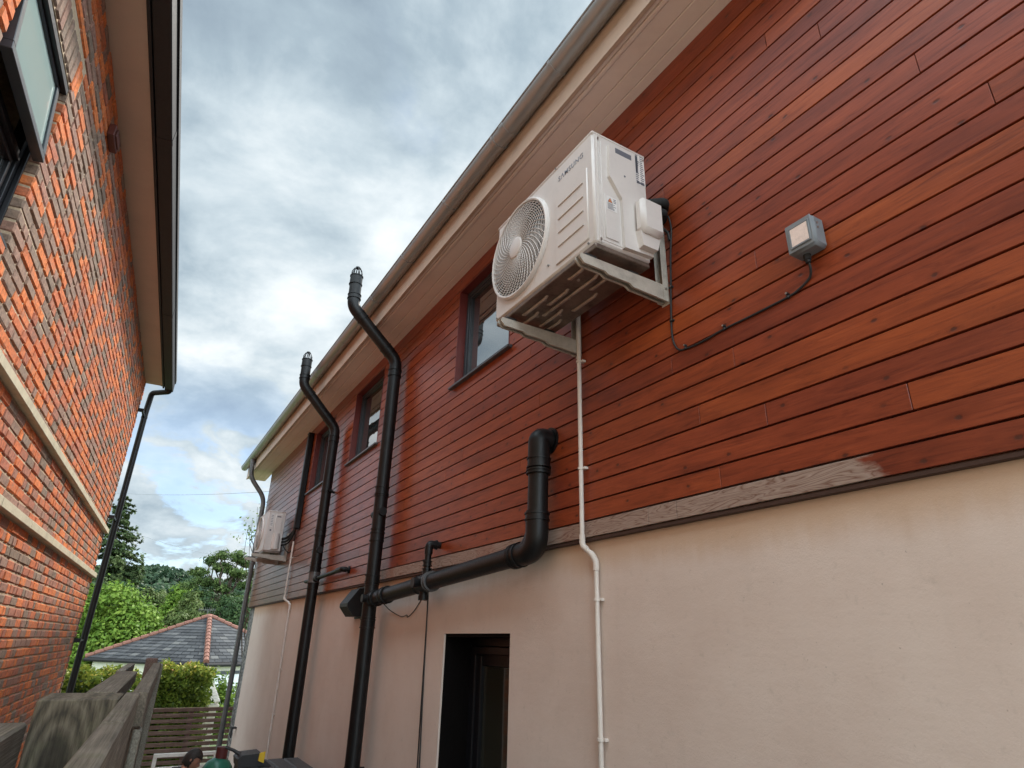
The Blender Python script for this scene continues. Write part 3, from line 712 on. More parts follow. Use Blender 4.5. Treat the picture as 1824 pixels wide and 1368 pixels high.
def person():
    px_, py_ = 1.05, 9.52
    P = lambda x, y, z: (px_ + x, py_ + y, GZ + z)
    V = [P(-.12, 0, .50), P(-.11, 0, .62), P(-.07, 0, .78), P(-.02, 0, .90), P(.02, 0, .965), P(.045, 0, 1.01)]
    Rr = [(.15, .11), (.13, .10), (.14, .11), (.135, .10), (.058, .055), (.055, .052)]
    E = [(0, 1), (1, 2), (2, 3), (3, 4), (4, 5)]
    def chain(start, pts, rad):
        last = start
        for p, r in zip(pts, rad): V.append(P(*p)); Rr.append(r); E.append((last, len(V) - 1)); last = len(V) - 1
        return last
    hands = []
    for s in (-1, 1):
        chain(0, [(-.08, s * .10, .49), (.14, s * .13, .50), (.34, s * .15, .50), (.34, s * .15, .25), (.34, s * .15, .09), (.44, s * .16, .04)], [.095, .085, .062, .052, .038, .034])
        h = chain(3, [(-.02, s * .13, .90), (-.01, s * .185, .86), (.06, s * .22, .64), (.22, s * .13, .56), (.28, s * .10, .555)], [.065, .055, .045, .034, .03])
        for k, (dy_, ln) in enumerate([(-.026, .065), (-.009, .075), (.009, .07), (.026, .055)]):
            a = chain(h, [(.32, s * .10 + dy_, .555), (.32 + ln * .6, s * .10 + dy_ * 1.2, .55), (.32 + ln, s * .10 + dy_ * 1.2, .535)], [.0095, .009, .008])
        chain(h, [(.30, s * .10 - s * .03, .56), (.335, s * .10 - s * .045, .555)], [.011, .009])
    t = thing('person', 'person in a dark shirt sitting with head bowed by the white bench', 'person', (px_, py_, GZ))
    me = skin_body('body', V, E, Rr, M['skin'], t.location); o = bpy.data.objects.new('body', me); COL.objects.link(o); o.parent = t
    # head: shaped ellipsoid with nose, brow, chin, ears, tilted forward (faces +x)
    bm = bmesh.new(); bmesh.ops.create_icosphere(bm, subdivisions=4, radius=1)
    for v in bm.verts:
        x, y, z = v.co
        X = x * (.098 if x < 0 else .092); Y = y * .076 * (1 - .10 * max(0, x)); Z = z * .118
        if z < -.2: Y *= 1 - .28 * (-z - .2); X *= 1 - .06 * (-z)
        if x > .6: X += .024 * math.exp(-((y / .16) ** 2 + ((z + .10) / .22) ** 2)) - .010 * (math.exp(-(((y - .38) / .18) ** 2 + ((z - .08) / .12) ** 2)) + math.exp(-(((y + .38) / .18) ** 2 + ((z - .08) / .12) ** 2))) + .006 * math.exp(-((y / .3) ** 2 + ((z + .52) / .08) ** 2)) + .008 * math.exp(-((y / .3) ** 2 + ((z + .85) / .15) ** 2))
        X += .030 * math.exp(-((abs(y) - 1.0) / .10) ** 2 - (z / .2) ** 2 - ((x + .05) / .2) ** 2) * 0; Y += math.copysign(.014, y) * math.exp(-((abs(y) - 1) / .12) ** 2 - (z / .25) ** 2 - ((x + .08) / .18) ** 2)
        v.co = (X, Y, Z)
    rot = Matrix.Rotation(R(32), 4, 'Y') @ Matrix.Rotation(R(-18), 4, 'Z'); mt = Matrix.Translation((.10, 0, 1.055)) @ rot
    bmesh.ops.transform(bm, matrix=mt, verts=bm.verts); me = bpy.data.meshes.new('head'); bm.to_mesh(me); bm.free()
    for p in me.polygons: p.use_smooth = True
    me.materials.append(M['skin']); h = bpy.data.objects.new('head', me); COL.objects.link(h); h.parent = t
    bm = bmesh.new(); bmesh.ops.create_icosphere(bm, subdivisions=4, radius=1); dl = []
    rg2 = random.Random(3)
    for v in bm.verts:
        x, y, z = v.co
        if z < -.72 or (x > .35 and z < .28): dl.append(v) 
        k = 1.09 + rg2.uniform(-.025, .03)
        v.co = (x * .098 * k - .004, y * .078 * k, z * .118 * k + .004)
    bmesh.ops.delete(bm, geom=dl, context='VERTS'); bmesh.ops.transform(bm, matrix=mt, verts=bm.verts); me = bpy.data.meshes.new('hair'); bm.to_mesh(me); bm.free()
    for p in me.polygons: p.use_smooth = True
    me.materials.append(M['hair']); h2 = bpy.data.objects.new('hair', me); COL.objects.link(h2); h2.parent = h
    # eyes
    for s in (-1, 1):
        mb = MB(); q = mt @ Vector((.081, s * .029, .012)); mb.tube([q, q + (mt.to_3x3() @ Vector((.006, 0, 0)))], .009, 10); e_ = mb.build('eye', M['ink'], None, loc=tuple(t.location)); 
        q0 = e_.location; 
        for v in e_.data.vertices: v.co += Vector((px_, py_, GZ)) - Vector((0, 0, 0)) if False else Vector((0, 0, 0))
        e_.data.transform(Matrix.Translation(Vector(t.location))); e_.location = (0, 0, 0); e_.parent = h
    # shirt and trousers: slightly larger skins
    nb = 6
    Vs = V[:5]; Es = E[:4]; Rs = [(a[0] + .014, a[1] + .014) for a in Rr[:4]] + [.062]
    for s in (-1, 1):
        last = 3
        for p, r in zip([(-.02, s * .13, .90), (-.01, s * .185, .86), (.02, s * .205, .75)], [.080, .070, .062]):
            Vs.append(P(*p)); Rs.append(r); Es.append((last, len(Vs) - 1)); last = len(Vs) - 1
    me = skin_body('shirt', Vs, Es, Rs, M['shirt'], t.location); o = bpy.data.objects.new('shirt', me); COL.objects.link(o); o.parent = t
    Vs = [V[0]]; Es = []; Rs = [(.165, .13)]
    for s in (-1, 1):
        last = 0
        for p, r in zip([(-.08, s * .10, .49), (.14, s * .13, .50), (.34, s * .15, .50), (.34, s * .15, .25), (.34, s * .15, .11)], [.11, .10, .08, .07, .062]):
            Vs.append(P(*p)); Rs.append(r); Es.append((last, len(Vs) - 1)); last = len(Vs) - 1
    me = skin_body('trousers', Vs, Es, Rs, M['trousers'], t.location); o = bpy.data.objects.new('trousers', me); COL.objects.link(o); o.parent = t
    st = thing('stool', 'low stool under the seated person', 'stool', (px_ - .1, py_, GZ))
    mb = MB(); mb.box((px_ - .28, py_ - .17, GZ + .36), (px_ + .06, py_ + .17, GZ + .39), .006); mb.build('seat', M['slat'], st)
    for sx in (-.24, .02):
        for sy in (-.13, .13):
            mb = MB(); mb.box((px_ + sx - .015, py_ + sy - .015, GZ), (px_ + sx + .015, py_ + sy + .015, GZ + .36)); mb.build('leg', M['slat'], st)
person()

gb = thing('gas_bottle', 'green gas bottle with dark red valve guard beside the wall corner', 'gas bottle', (1.31, 8.6, GZ))
mb = MB(); prof = [(0.0, .12), (.02, .165), (.04, .178), (.95, .178), (1.03, .175), (1.11, .155), (1.17, .115), (1.20, .06), (1.205, .02)]
mb.tube([(1.31, 8.6, GZ + z) for z, r in prof], 1, 28, radii=[r for z, r in prof]); mb.build('cylinder', M['bottle'], gb, smooth=50)
mb = MB(); mb.tube([(1.33, 8.6, GZ + 1.18), (1.33, 8.6, GZ + 1.31)], .062, 16); mb.build('valve_guard', M['valve'], gb)
bx = thing('storage_box', 'tall dark grey storage box with planked lid against the white wall', 'storage box', (1.5, 6.2, GZ))
mb = MB()
mb.box((1.24, 5.62, GZ), (1.76, 6.98, -1.12), .01)
for k in range(7): mb.box((1.236, 5.66, GZ + .05 + k * .18), (1.24, 6.94, GZ + .20 + k * .18), .001)
mb.build('body', M['box'], bx)
mb = MB()
for k in range(4): mb.box((1.21 + k * .146, 5.58, -1.115), (1.21 + k * .146 + .141, 7.02, -1.052), .008)
mb.build('lid', M['box'], bx)
dp = thing('dustpan', 'black dustpan and brush with yellow trim lying on the grey box', 'dustpan', (1.3, 6.75, -1.05))
mb = MB(); vs = []
mb.prism([(1.18, -1.048), (1.46, -1.048), (1.39, -.995), (1.36, -.945), (1.20, -.955), (1.165, -.985)], 1, 6.62, 6.88); mb.build('pan', M['brush_black'], dp)
mb = MB(); mb.tube([(1.22, 6.75, -.975), (1.14, 6.77, -.93), (1.07, 6.78, -.905)], .014, 8, radii=[.018, .013, .012]); mb.build('handle', M['brush_black'], dp)
mb = MB(); mb.prism([(1.335, -1.0), (1.385, -1.02), (1.387, -.93), (1.34, -.94)], 1, 6.60, 6.617); mb.build('trim', M['yellow'], dp)

# ------------------------------------------------------------ left brick house (u along wall, v out of wall towards the passage)
TH = R(3.83); cT, sT = math.cos(TH), math.sin(TH); DL = 1.17
def TL(u, v, z): a = v - DL; return (cT * a + sT * u, -sT * a + cT * u, z)
def TA(u, a, z): return (cT * a + sT * u, -sT * a + cT * u, z)
bh = thing('brick_house', 'multicoloured red brick house with stone bands and dark framed window', 'house', (-1.2, 3.0, GZ))
UE = 10.77
W0, W1, WZ0, WZ1 = 2.72, 3.62, 1.83, 2.95
mb = MB(); mv = -0.010
def wallbox(u0, u1, z0, z1): mb.box((u0, -0.5, z0), (u1, mv, z1), tf=TL)
wallbox(-3, W0 - .006, GZ, 3.69); wallbox(W1 + .006, UE - .006, GZ, 3.69); wallbox(W0 - .006, W1 + .006, GZ, WZ0); wallbox(W0 - .006, W1 + .006, WZ1 + .006, 3.69)
mb.build('wall', M['mortar'], bh, smooth=0)
mb = MB(); rb = random.Random(12); CH = 0.0768
# colour drifts over the wall so that grey and orange bricks gather in patches
def brick(u0, u1, z0, z1, deep=-0.03):
    patch = 0.5 + 0.22 * math.sin(u0 * 2.1 + z0 * 1.3 + 1.0) * math.sin(z0 * 2.9 - u0 * 0.8)
    zt = 1.0 if z0 < 3.0 else 0.72
    greyness = 0.34 if u0 > 5.0 else 0.72 if z0 > 1.8 else 0.42
    r = rb.random()
    if r < greyness * (1.35 - patch): c = rb.uniform(0.0, 0.42)
    elif r < 0.62: c = rb.uniform(0.42, 0.72)
    else: c = rb.uniform(0.68, 1.0)
    mb.box((u0, deep, z0), (u1, rb.uniform(-.0035, .0025), z1), 0.0085, c, 0.0026, TL)
def rows(z0, z1):
    n = max(1, round((z1 - z0) / CH)); h = (z1 - z0) / n
    for i in range(n):
        za, zb = z0 + i * h + .0052, z0 + (i + 1) * h - .0052
        opening = zb > WZ0 + .03 and za < WZ1
        over = za >= WZ1 - .001 and za < WZ1 + .222
        spans = [(2.0 - rb.random() * .2, W0, 0, 1), (W1, UE, 1, 0)] if opening else [(2.0 - rb.random() * .2, W0 - .125, 0, 0), (W1 + .125, UE, 0, 0)] if over else [(2.0 - rb.random() * .2, UE, 0, 0)]
        for (s0, s1, jl, jr) in spans:
            u = s0 - (.005 if jl else 0)
            first = True
            while u < s1 - .02:
                L = (0.215 if i % 2 else 0.1025) if (first and jl) else (0.215 if rb.random() < 0.55 else 0.1025)
                ua, ub = u + .005, u + L + .0052; last = ub > s1 - .06
                if last: ub = s1
                u = s1 if last else u + L + .0102
                brick(ua, ub, za, zb, -.088 if ((first and jl) or (last and jr)) else -.03); first = False
rows(-1.45, .722); rows(.788, 1.333); rows(1.398, 3.69)
u = W0 - .118
while u < W1 + .06:   # soldier course over the window
    brick(u + .005, u + .070, WZ1 + .012, WZ1 + .222, -.085); u += .0755
mb.build('brickwork', M['brick'], bh, smooth=0)
for (za, zb) in ((1.336, 1.396), (.724, .786)):
    mb = MB()
    for k in range(9): mb.box((2.0 + k * .98, -.05, za), (2.0 + k * .98 + .977 if k < 8 else UE + .01, .045, zb), .004, 0.5, .0008, TL)
    mb.build('stone_band', M['stone'], bh)
mb = MB(); mb.box((-3, -.02, 3.692), (UE, .232, 3.71), tf=TL); mb.box((-3, .205, 3.686), (UE, .232, 3.6915), tf=TL); mb.build('soffit', M['soffit_left'], bh, smooth=0)
mb = MB(); mb.box((-3, .236, 3.66), (UE + .02, .258, 3.86), .002, tf=TL); mb.build('fascia', M['gutter_black'], bh)
mb = MB()
def half_round(c_u0, c_u1, cv, cz, r, tfn, m, wall=.004, seg=14):
    o_ = [(cv + r * math.cos(a), cz + r * math.sin(a)) for a in [math.pi + math.pi * k / seg for k in range(seg + 1)]]
    i_ = [(cv + (r - wall) * math.cos(a), cz + (r - wall) * math.sin(a)) for a in [2 * math.pi - math.pi * k / seg for k in range(seg + 1)]]
    m.prism(o_ + i_, 0, c_u0, c_u1, tf=tfn)
mb.prism([(.262, 3.79), (.264, 3.672), (.270, 3.665), (.372, 3.665), (.380, 3.672), (.386, 3.80), (.376, 3.80), (.371, 3.676), (.274, 3.674), (.272, 3.79)], 0, -3, UE + .14, tf=TL)
mb.box((UE + .136, .263, 3.668), (UE + .142, .385, 3.79), tf=TL)
gl = mb.build('gutter', M['gutter_black'], bh)
for u in (1.2, 4.7, 8.0):
    mb = MB(); mb.prism([(.2585, 3.795), (.2605, 3.669), (.267, 3.662), (.375, 3.662), (.383, 3.669), (.389, 3.803)], 0, u, u + .06, tf=TL); sub(mb, 'gutter_union', M['gutter_black'], gl)
mb = MB(); mb.prism([(.40, 3.80), (-4.5, 6.9), (-4.5, 7.0), (.40, 3.87)], 0, -3, UE + .12, tf=TL); mb.build('roof', M['roof_dark'], bh)
mb = MB(); mb.prism([(-.5, 3.69), (-4.5, 6.85), (-8, 3.7), (-8, GZ), (-.5, GZ)], 0, -3, UE - .01, tf=TL); mb.build('gable', M['mortar'], bh, smooth=0)
# window
def ring(m, u0, u1, z0, z1, w_, v0, v1, tf, ch=.003):
    m.box((u0, v0, z0), (u1, v1, z0 + w_), ch, tf=tf); m.box((u0, v0, z1 - w_), (u1, v1, z1), ch, tf=tf)
    m.box((u0, v0 + .0005, z0 + w_), (u0 + w_, v1 - .0005, z1 - w_), ch, tf=tf); m.box((u1 - w_, v0 + .0005, z0 + w_), (u1, v1 - .0005, z1 - w_), ch, tf=tf)
mb = MB(); ring(mb, W0, W1, WZ0, WZ1, .055, -.15, -.085, TL); mb.box((W0 + .055, -.148, 2.34), (W1 - .055, -.087, 2.40), .003, tf=TL); ring(mb, W0 + .06, W1 - .06, WZ0 + .06, 2.335, .03, -.14, -.10, TL)
mb.box((W0 + .062, -.115, 2.335), (W1 - .06, -.075, 2.352), .002, tf=TL)
wn = mb.build('window', M['frame_dark'], bh)
mb = MB(); mb.box((W0 + .09, -.125, WZ0 + .09), (W1 - .09, -.118, 2.31), tf=TL); sub(mb, 'pane', M['glass'], wn, 0)
mb = MB(); mb.box((W0 + .001, -.086, WZ0), (W1 - .001, .0, WZ0 + .02), .003, tf=TL); sub(mb, 'sill', M['frame_dark'], wn)
HZ, HV, LA = 2.925, -.066, R(6.5)
def TS(u, v, z):   # sash frame of reference: hinge line at the head
    dz = z - HZ; return TL(u, HV + v * math.cos(LA) - dz * math.sin(LA), HZ + dz * math.cos(LA) + v * math.sin(LA))
mb = MB(); ring(mb, W0 + .05, W1 - .04, 2.375, 2.92, .045, -.025, .025, TS)
sa = sub(mb, 'opening_sash', M['frame'], wn)
mb = MB(); mb.box((W0 + .09, -.006, 2.415), (W1 - .08, .012, 2.88), tf=TS)
tt = mb.build('sash_glass', M['glass_left'], None, 0, loc=tuple(bh.location)); tt.location = (0, 0, 0); tt.parent = wn; tt.name = 'sash_pane'
mb = MB(); mb.box((W0 + .002, -.084, WZ1 - .045), (W1 - .002, -.012, WZ1 - .002), .003, tf=TL); mb.box((W1 - .016, -.084, WZ0 + .021), (W1 - .001, -.06, WZ1 - .046), .002, tf=TL); sub(mb, 'head_trim', M['frame_dark'], wn)
mb = MB(); mb.box((4.50, 0.003, 3.40), (4.72, .05, 3.50), .004, tf=TL); mb.box((4.53, .05, 3.42), (4.69, .062, 3.48), .003, tf=TL); mb.build('vent_cover', M['maroon'], bh)

dpp = thing('rain_downpipe', 'black round downpipe at the corner of the brick house', 'downpipe', TL(11.1, .06, GZ))
mb = MB(); mb.tube(arc_path([TL(10.86, .34, 3.70), TL(10.88, .33, 3.652), TL(11.05, .085, 3.640), TL(11.05, .07, 3.3), TL(11.05, .07, GZ)], .05), .043, 16); mb.build('pipe', M['black_pvc'], dpp)
for z in (3.2, 1.55, -.10):
    mb = MB(); mb.tube([TL(11.05, .07, z), TL(11.05, .07, z + .03)], .046, 16); mb.box((10.68, .045, z + .003), (11.02, .075, z + .027), tf=TL); mb.box((10.66, .0, z - .01), (10.70, .075, z + .04), tf=TL); mb.build('bracket', M['black_pvc'], dpp)
# sealed movement joint in the brickwork beside the pipe
mb = MB(); mb.box((10.63, .0, -1.45), (10.645, .0045, .72), tf=TL); mb.box((10.63, .0, .79), (10.645, .0045, 1.33), tf=TL); mb.box((10.63, .0, 1.40), (10.645, .0045, 3.4), tf=TL); mb.build('movement_joint', M['interior'], bh)

# ------------------------------------------------------------ foreground timber fence
fe = thing('timber_fence', 'weathered grey timber fence with chunky post in the near foreground', 'fence', TA(2.1, -.17, GZ))
def tpart(mb_, name, mat): return mb_.build(name, mat, fe)
def tf_obj(name, a0, a1, mat, ch=.004, jit=.0015, rot=None):
    """timber with its own local axes: length along local x so the grain follows it"""
    (u0, a_, z0), (u1, b_, z1) = a0, a1
    c = Vector(TA((u0 + u1) / 2, (a_ + b_) / 2, (z0 + z1) / 2)); hu, ha, hz = abs(u1 - u0) / 2, abs(b_ - a_) / 2, abs(z1 - z0) / 2
    mb_ = MB(); mb_.box((-hu, -ha, -hz), (hu, ha, hz), ch, 0.5, jit)
    me_o = mb_.build(name, mat, None, 25, loc=(0, 0, 0)); me_o.parent = fe; me_o.location = c - Vector(fe.location)
    me_o.rotation_euler = (rot or 0, 0, math.pi / 2 - TH)
    return me_o
tf_obj('post', (2.012, -.262, GZ), (2.21, -.090, -.150), M['sleeper'], .003, .002)
tf_obj('rail', (.25, -.0885, -.235), (1.50, -.0500, -.150), M['weathered'], .004)
tf_obj('rail', (1.503, -.0885, -.235), (2.225, -.0495, -.149), M['weathered'], .004)
tf_obj('rail', (2.245, -.073, -.24), (4.56, -.030, -.150), M['weathered'], .004)
tf_obj('plank', (2.26, -.187, -.20), (3.52, -.111, -.150), M['weathered'], .004)
tf_obj('plank', (3.58, -.20, -.19), (4.5, -.165, -.150), M['weathered_pale'], .003)
tf_obj('rail', (.4, -.42, -.31), (2.006, -.265, -.198), M['weathered'], .006)
for k in range(20):
    z1_ = -.25 - k * .112
    tf_obj('fence_board', (.25, -.072 + (.004 if k % 2 else 0), z1_ - .105), (4.57, -.052 + (.006 if k % 2 else 0), z1_), M['weathered_pale'] if k % 3 else M['weathered'], .003)
tf_obj('post', (4.66, -.118, GZ), (4.74, -.052, -.128), M['slat'], .004)
tf_obj('post', (2.23, -.047, GZ), (2.30, -.026, -.245), M['weathered_pale'], .003)
tf_obj('post', (4.50, -.049, GZ), (4.575, -.018, -.155), M['weathered_pale'], .003)

# ------------------------------------------------------------ right house: timber cladding over painted render
W = 1.87
ch_ = thing('clad_house', 'white rendered house with red varnished timber cladding on the upper storey', 'house', (3.0, 4.0, GZ))
CE = 12.1
WIN = [(3.275, 4.14), (5.945, 6.93), (7.80, 8.78)]; SZ0, SZ1 = 1.8578, 2.738
rb = random.Random(4)
mb = MB(); back = MB()
P_ = 0.0918; Z_B = 0.573
joints = {3: [1.68, 4.9], 2: [1.366, 6.1], 1: [.873, 5.2], 0: [1.607, 4.45], 5: [1.476, 5.0], 10: [.457, 4.6], 4: [3.1], -1: [1.85, 2.02, 5.1], 7: [0.15, 3.9], 12: [3.0, 9.6]}
def strip(m, x0, x1, y0, y1, z0, z1, ch, rnd, jit=0.0):
    segs = [(y0, y1)]
    if z1 > SZ0 + .001 and z0 < SZ1 - .001:
        for a, b in WIN:
            segs = [q for s in segs for q in ([(s[0], min(s[1], a)), (max(s[0], b), s[1])] if s[0] < b and s[1] > a else [s]) if q[1] - q[0] > .004]
    for a, b in segs: m.box((x0, a, z0), (x1, b, z1), ch, rnd, jit)
for k in range(-1, 24):
    z0 = Z_B + k * P_; z1 = z0 + P_
    if k == -1: z0 = 0.490
    if k == 23: z1 = SZ1 + .001
    gapz = .0078 if k != 23 else .003
    cuts = joints.get(k)
    if cuts is None:
        cuts = []; y = rb.uniform(-1.5, 2.5)
        while y < CE: cuts.append(y); y += rb.uniform(2.2, 4.2)
    else: cuts = list(cuts) + [cuts[-1] + 3.3, cuts[-1] + 6.1]
    cuts = [-3.0] + [c for c in cuts if -2.9 < c < CE - .1] + [CE]
    prev = 0.5
    for a, b in zip(cuts[:-1], cuts[1:]):
        r = 0.12 + 0.76 * rb.betavariate(2.0, 2.0); xo = rb.uniform(-.0004, .0004)
        if abs(r - prev) < .12: r = min(1, max(0, r + .22 * (1 if r > prev else -1)))
        prev = r
        # long boards are cut in lengths so that the mesh can bow by a millimetre or so
        strip(mb, W + xo, W + .019, a + .0012, b - .0012, z0 + gapz / 2, z1 - gapz / 2, .0012, r)
strip(mb, W - .002, W + .019, -3.0, CE + .004, SZ1 + .004, 2.8685, .002, 0.22)
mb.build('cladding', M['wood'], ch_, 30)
mbk = MB()
for z0, z1 in ((.50, SZ0), (SZ0, SZ1), (SZ1, 2.868)):
    strip(mbk, W + .0195, W + .05, -3.0, CE - .005, z0 + (0 if z0 < SZ0 else 0), z1, 0, .5)
M['batten'] = simple('dark_batten', (0.020, 0.008, 0.007), 0.9)
mbk.build('cladding_backing', M['batten'], ch_, 0)
mb = MB(); mb.box((W + .004, -3, .474), (W + .05, CE - .01, .4895), .002); mb.build('drip_strip', simple('dark_drip_strip', (0.055, 0.026, 0.018), 0.7), ch_)

# lower wall in painted render with the door opening
RX = 1.897; DY0, DY1, DZ = 3.215, 4.083, 0.062
mb = MB(); mb.box((RX, -3, GZ), (2.25, DY0, .50)); mb.box((RX, DY1, GZ), (2.25, 11.56, .50)); mb.box((RX, DY0, DZ), (2.25, DY1, .50))
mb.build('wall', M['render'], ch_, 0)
mb = MB(); mb.box((RX + .02, 11.565, GZ), (2.25, CE - .02, .47)); mb.build('corner_strip', M['flint'], ch_, 0)
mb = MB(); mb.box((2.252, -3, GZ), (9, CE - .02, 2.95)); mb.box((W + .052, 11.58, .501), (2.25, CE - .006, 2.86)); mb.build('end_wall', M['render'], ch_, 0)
# door
mb = MB(); ring(mb, DY0 + .002, DY1 - .002, GZ, DZ - .002, .07, 2.10, 2.17, lambda u, v, z: (v, u, z), .004)
mb.box((2.085, DY0 + .07, DZ - .12), (2.10, DY1 - .07, DZ - .075), .003); mb.box((2.12, DY0 + .07, DZ - .19), (2.16, DY1 - .07, DZ - .10), .004)
mb.box((2.11, DY1 - .14, GZ), (2.165, DY1 - .072, DZ - .13), .004)
dr = mb.build('door', M['frame_dark'], ch_)
mb = MB(); mb.box((2.135, DY0 + .072, GZ + .1), (2.145, DY1 - .142, DZ - .192)); sub(mb, 'pane', M['glass_door'], dr, 0)
mb = MB(); mb.box((RX + .012, DY1 - .012, GZ), (2.098, DY1 - .001, DZ - .001)); mb.box((RX + .012, DY0 + .001, DZ - .02), (2.098, DY1 - .013, DZ - .001)); mb.box((RX + .03, DY0 + .001, GZ), (2.098, DY0 + .008, DZ - .021))
sub(mb, 'reveal', simple('dark_stained_reveal', (0.004, 0.003, 0.003), 0.8, spec=0.1), dr, 0)
# windows
for wi, (a, b) in enumerate(WIN):
    a += .001; b -= .001; z0, z1 = SZ0 + .001, SZ1 - .001; tfw = lambda u, v, z: (v, u, z)
    mb = MB(); ring(mb, a + .014, b - .014, z0 + .012, z1 - .014, .036, 1.935, 1.99, tfw); ring(mb, a + .0505, b - .0505, z0 + .0485, z1 - .0505, .022, 1.944, 1.985, tfw, .002)
    wn = mb.build('window', M['frame'], ch_)
    mb = MB(); mb.box((1.962, a + .07, z0 + .068), (1.968, b - .07, z1 - .07)); sub(mb, 'pane', M['glass'], wn, 0)
    mb = MB(); mb.box((W - .001, a, z0 + .02), (2.02, a + .013, z1 - .013)); mb.box((W - .001, b - .013, z0 + .02), (2.02, b, z1 - .013)); mb.box((W - .001, a, z1 - .013), (2.02, b, z1)); sub(mb, 'reveal', M['reveal'], wn, 0)
    mb = MB(); mb.prism([(W - .035, z0 - .012), (W - .035, z0 + .004), (1.934, z0 + .022), (1.934, z0 + .010), (W + .0, z0 - .003), (W + .0, z0 - .012)], 1, a - .035, b + .035)
    sub(mb, 'sill', M['sill'], wn)
    mb = MB(); mb.box((2.10, a, z0), (2.11, b, z1)); sub(mb, 'room', M['interior'], wn, 0)
# eaves
mb = MB()
for x0, x1 in ((1.8135, W + .02), (1.7205, 1.8085), (1.6155, 1.7155)): mb.box((x0, -3, 2.870), (x1, 12.9, 2.884), .003)
mb.box((1.58, -3, 2.8775), (1.86, 12.9, 2.886)); mb.box((1.5895, -3, 2.862), (1.612, 12.9, 2.8865), .003); mb.box((1.5665, -3, 2.867), (1.584, 12.9, 2.886), .003)
mb.box((1.60, 12.902, 2.87), (1.875, 12.915, 3.06), .002)
mb.build('soffit', M['soffit'], ch_)
mb = MB(); mb.box((1.543, -3, 2.858), (1.562, 12.92, 3.10), .003); mb.box((1.5375, -3, 2.858), (1.5428, 12.92, 2.874), .001); mb.build('fascia', M['fascia'], ch_)
GXc, GZc, GR = 1.480, 3.100, .0635
mb = MB()
def TY(u, v, z): return (v, u, z)
half_round(-3, 12.98, GXc, GZc, GR, TY, mb, .003, 18)
mb.tube([(GXc - GR, -3, GZc), (GXc - GR, 12.98, GZc)], .007, 8)
mb.prism([(GXc + (GR) * math.cos(a), GZc + GR * math.sin(a)) for a in [math.pi + math.pi * k / 14 for k in range(15)]], 0, 12.975, 12.99, tf=TY)
gut = mb.build('gutter', M['zinc'], ch_)
for u in (0.4, 1.45, 2.12, 2.66, 2.80, 3.55, 4.40, 5.22, 6.28, 7.30, 7.42, 8.5, 9.5, 10.5, 11.4, 12.2):
    wd = .022 if u not in (2.66, 7.30) else .05
    mb = MB(); half_round(u, u + wd, GXc, GZc, GR + .004, TY, mb, .004, 16); sub(mb, 'gutter_bracket', M['zinc'], gut)
mb = MB(); mb.prism([(1.50, 3.125), (1.50, 3.15), (6.0, 6.0), (10.5, 3.15), (10.5, 3.12), (6.0, 5.92)], 1, -3, 12.95); mb.build('roof', M['roof_dark'], ch_)
mb = MB(); mb.prism([(2.0, 2.952), (6.0, 5.85), (9.0, 3.5), (9.0, 2.952)], 1, -2.9, CE - .03); mb.build('gable', M['render'], ch_, 0)

# ------------------------------------------------------------ pipes on the right wall
BP = M['black_pvc']
def collar(t, p0, p1, r, name='collar', mat=None):
    mb = MB(); p0 = Vector(p0); p1 = Vector(p1); d = (p1 - p0); L = d.length; d.normalize()
    mb.tube([p0, p0 + d * .008, p0 + d * .0085, p1 - d * .0085, p1 - d * .008, p1], 1, 24, radii=[r + .005, r + .005, r, r, r + .005, r + .005])
    return mb.build(name, mat or BP, t)
def cowl(t, p, r):
    mb = MB(); x, y, z = p
    for k in range(8):
        a = 2 * math.pi * k / 8
        mb.tube([(x + r * math.cos(a), y + r * math.sin(a), z - .02), (x + r * .98 * math.cos(a), y + r * .98 * math.sin(a), z + .045), (x + r * .6 * math.cos(a), y + r * .6 * math.sin(a), z + .085), (x + .012 * math.cos(a), y + .012 * math.sin(a), z + .10)], .005, 6)
    mb.tube([(x, y, z - .03), (x, y, z - .01)], r + .004, 20); mb.tube([(x, y, z + .092), (x, y, z + .104)], r * .45, 12)
    mb.build('cowl_cage', BP, t)
def stack(name_label, y, x0, zb, xt, zt1, ztop, grp):
    t = thing('soil_stack', name_label, 'soil pipe', (x0, y, GZ), grp)
    mb = MB(); mb.tube(arc_path([(x0, y, GZ), (x0, y, zb), (xt, y, zt1), (xt - .005, y, ztop)], .065, 9), .058, 28); mb.build('pipe', BP, t, 50)
    d = Vector((xt - x0, 0, zt1 - zb)).normalized(); B = Vector((x0, y, zb)); T_ = Vector((xt, y, zt1))
    collar(t, B - Vector((0, 0, .17)), B - Vector((0, 0, .10)), .061); collar(t, B + d * .10, B + d * .17, .061)
    collar(t, T_ - d * .16, T_ - d * .09, .061); collar(t, T_ + Vector((0, 0, .08)), T_ + Vector((0, 0, .13)), .061)
    collar(t, (xt - .005, y, ztop - .10), (xt - .005, y, ztop - .0), .060)
    cowl(t, (xt - .005, y, ztop), .052)
    return t
def clip(t, x, y, z, r=.058):
    mb = MB(); mb.tube([(x, y, z - .014), (x, y, z + .014)], r + .004, 24)
    mb.box((x + .02, y - r - .035, z - .012), (x + .045, y - r + .01, z + .012), .002); mb.box((x + .04, y - .012, z - .012), (W + .001, y + .012, z + .012), .002)
    mb.tube([(x - .01, y - r - .022, z), (x + .06, y - r - .022, z)], .006, 8)
    mb.build('clip', BP, t)
def boss(t, x, y, z, s, rr=.030, L=.085):
    mb = MB(); mb.tube([(x, y, z), (x, y + s * (.055 + L * .5), z)], rr, 18); mb.tube([(x, y + s * (.055 + L * .45), z), (x, y + s * (.055 + L), z)], rr + .006, 18); mb.build('branch_boss', BP, t)
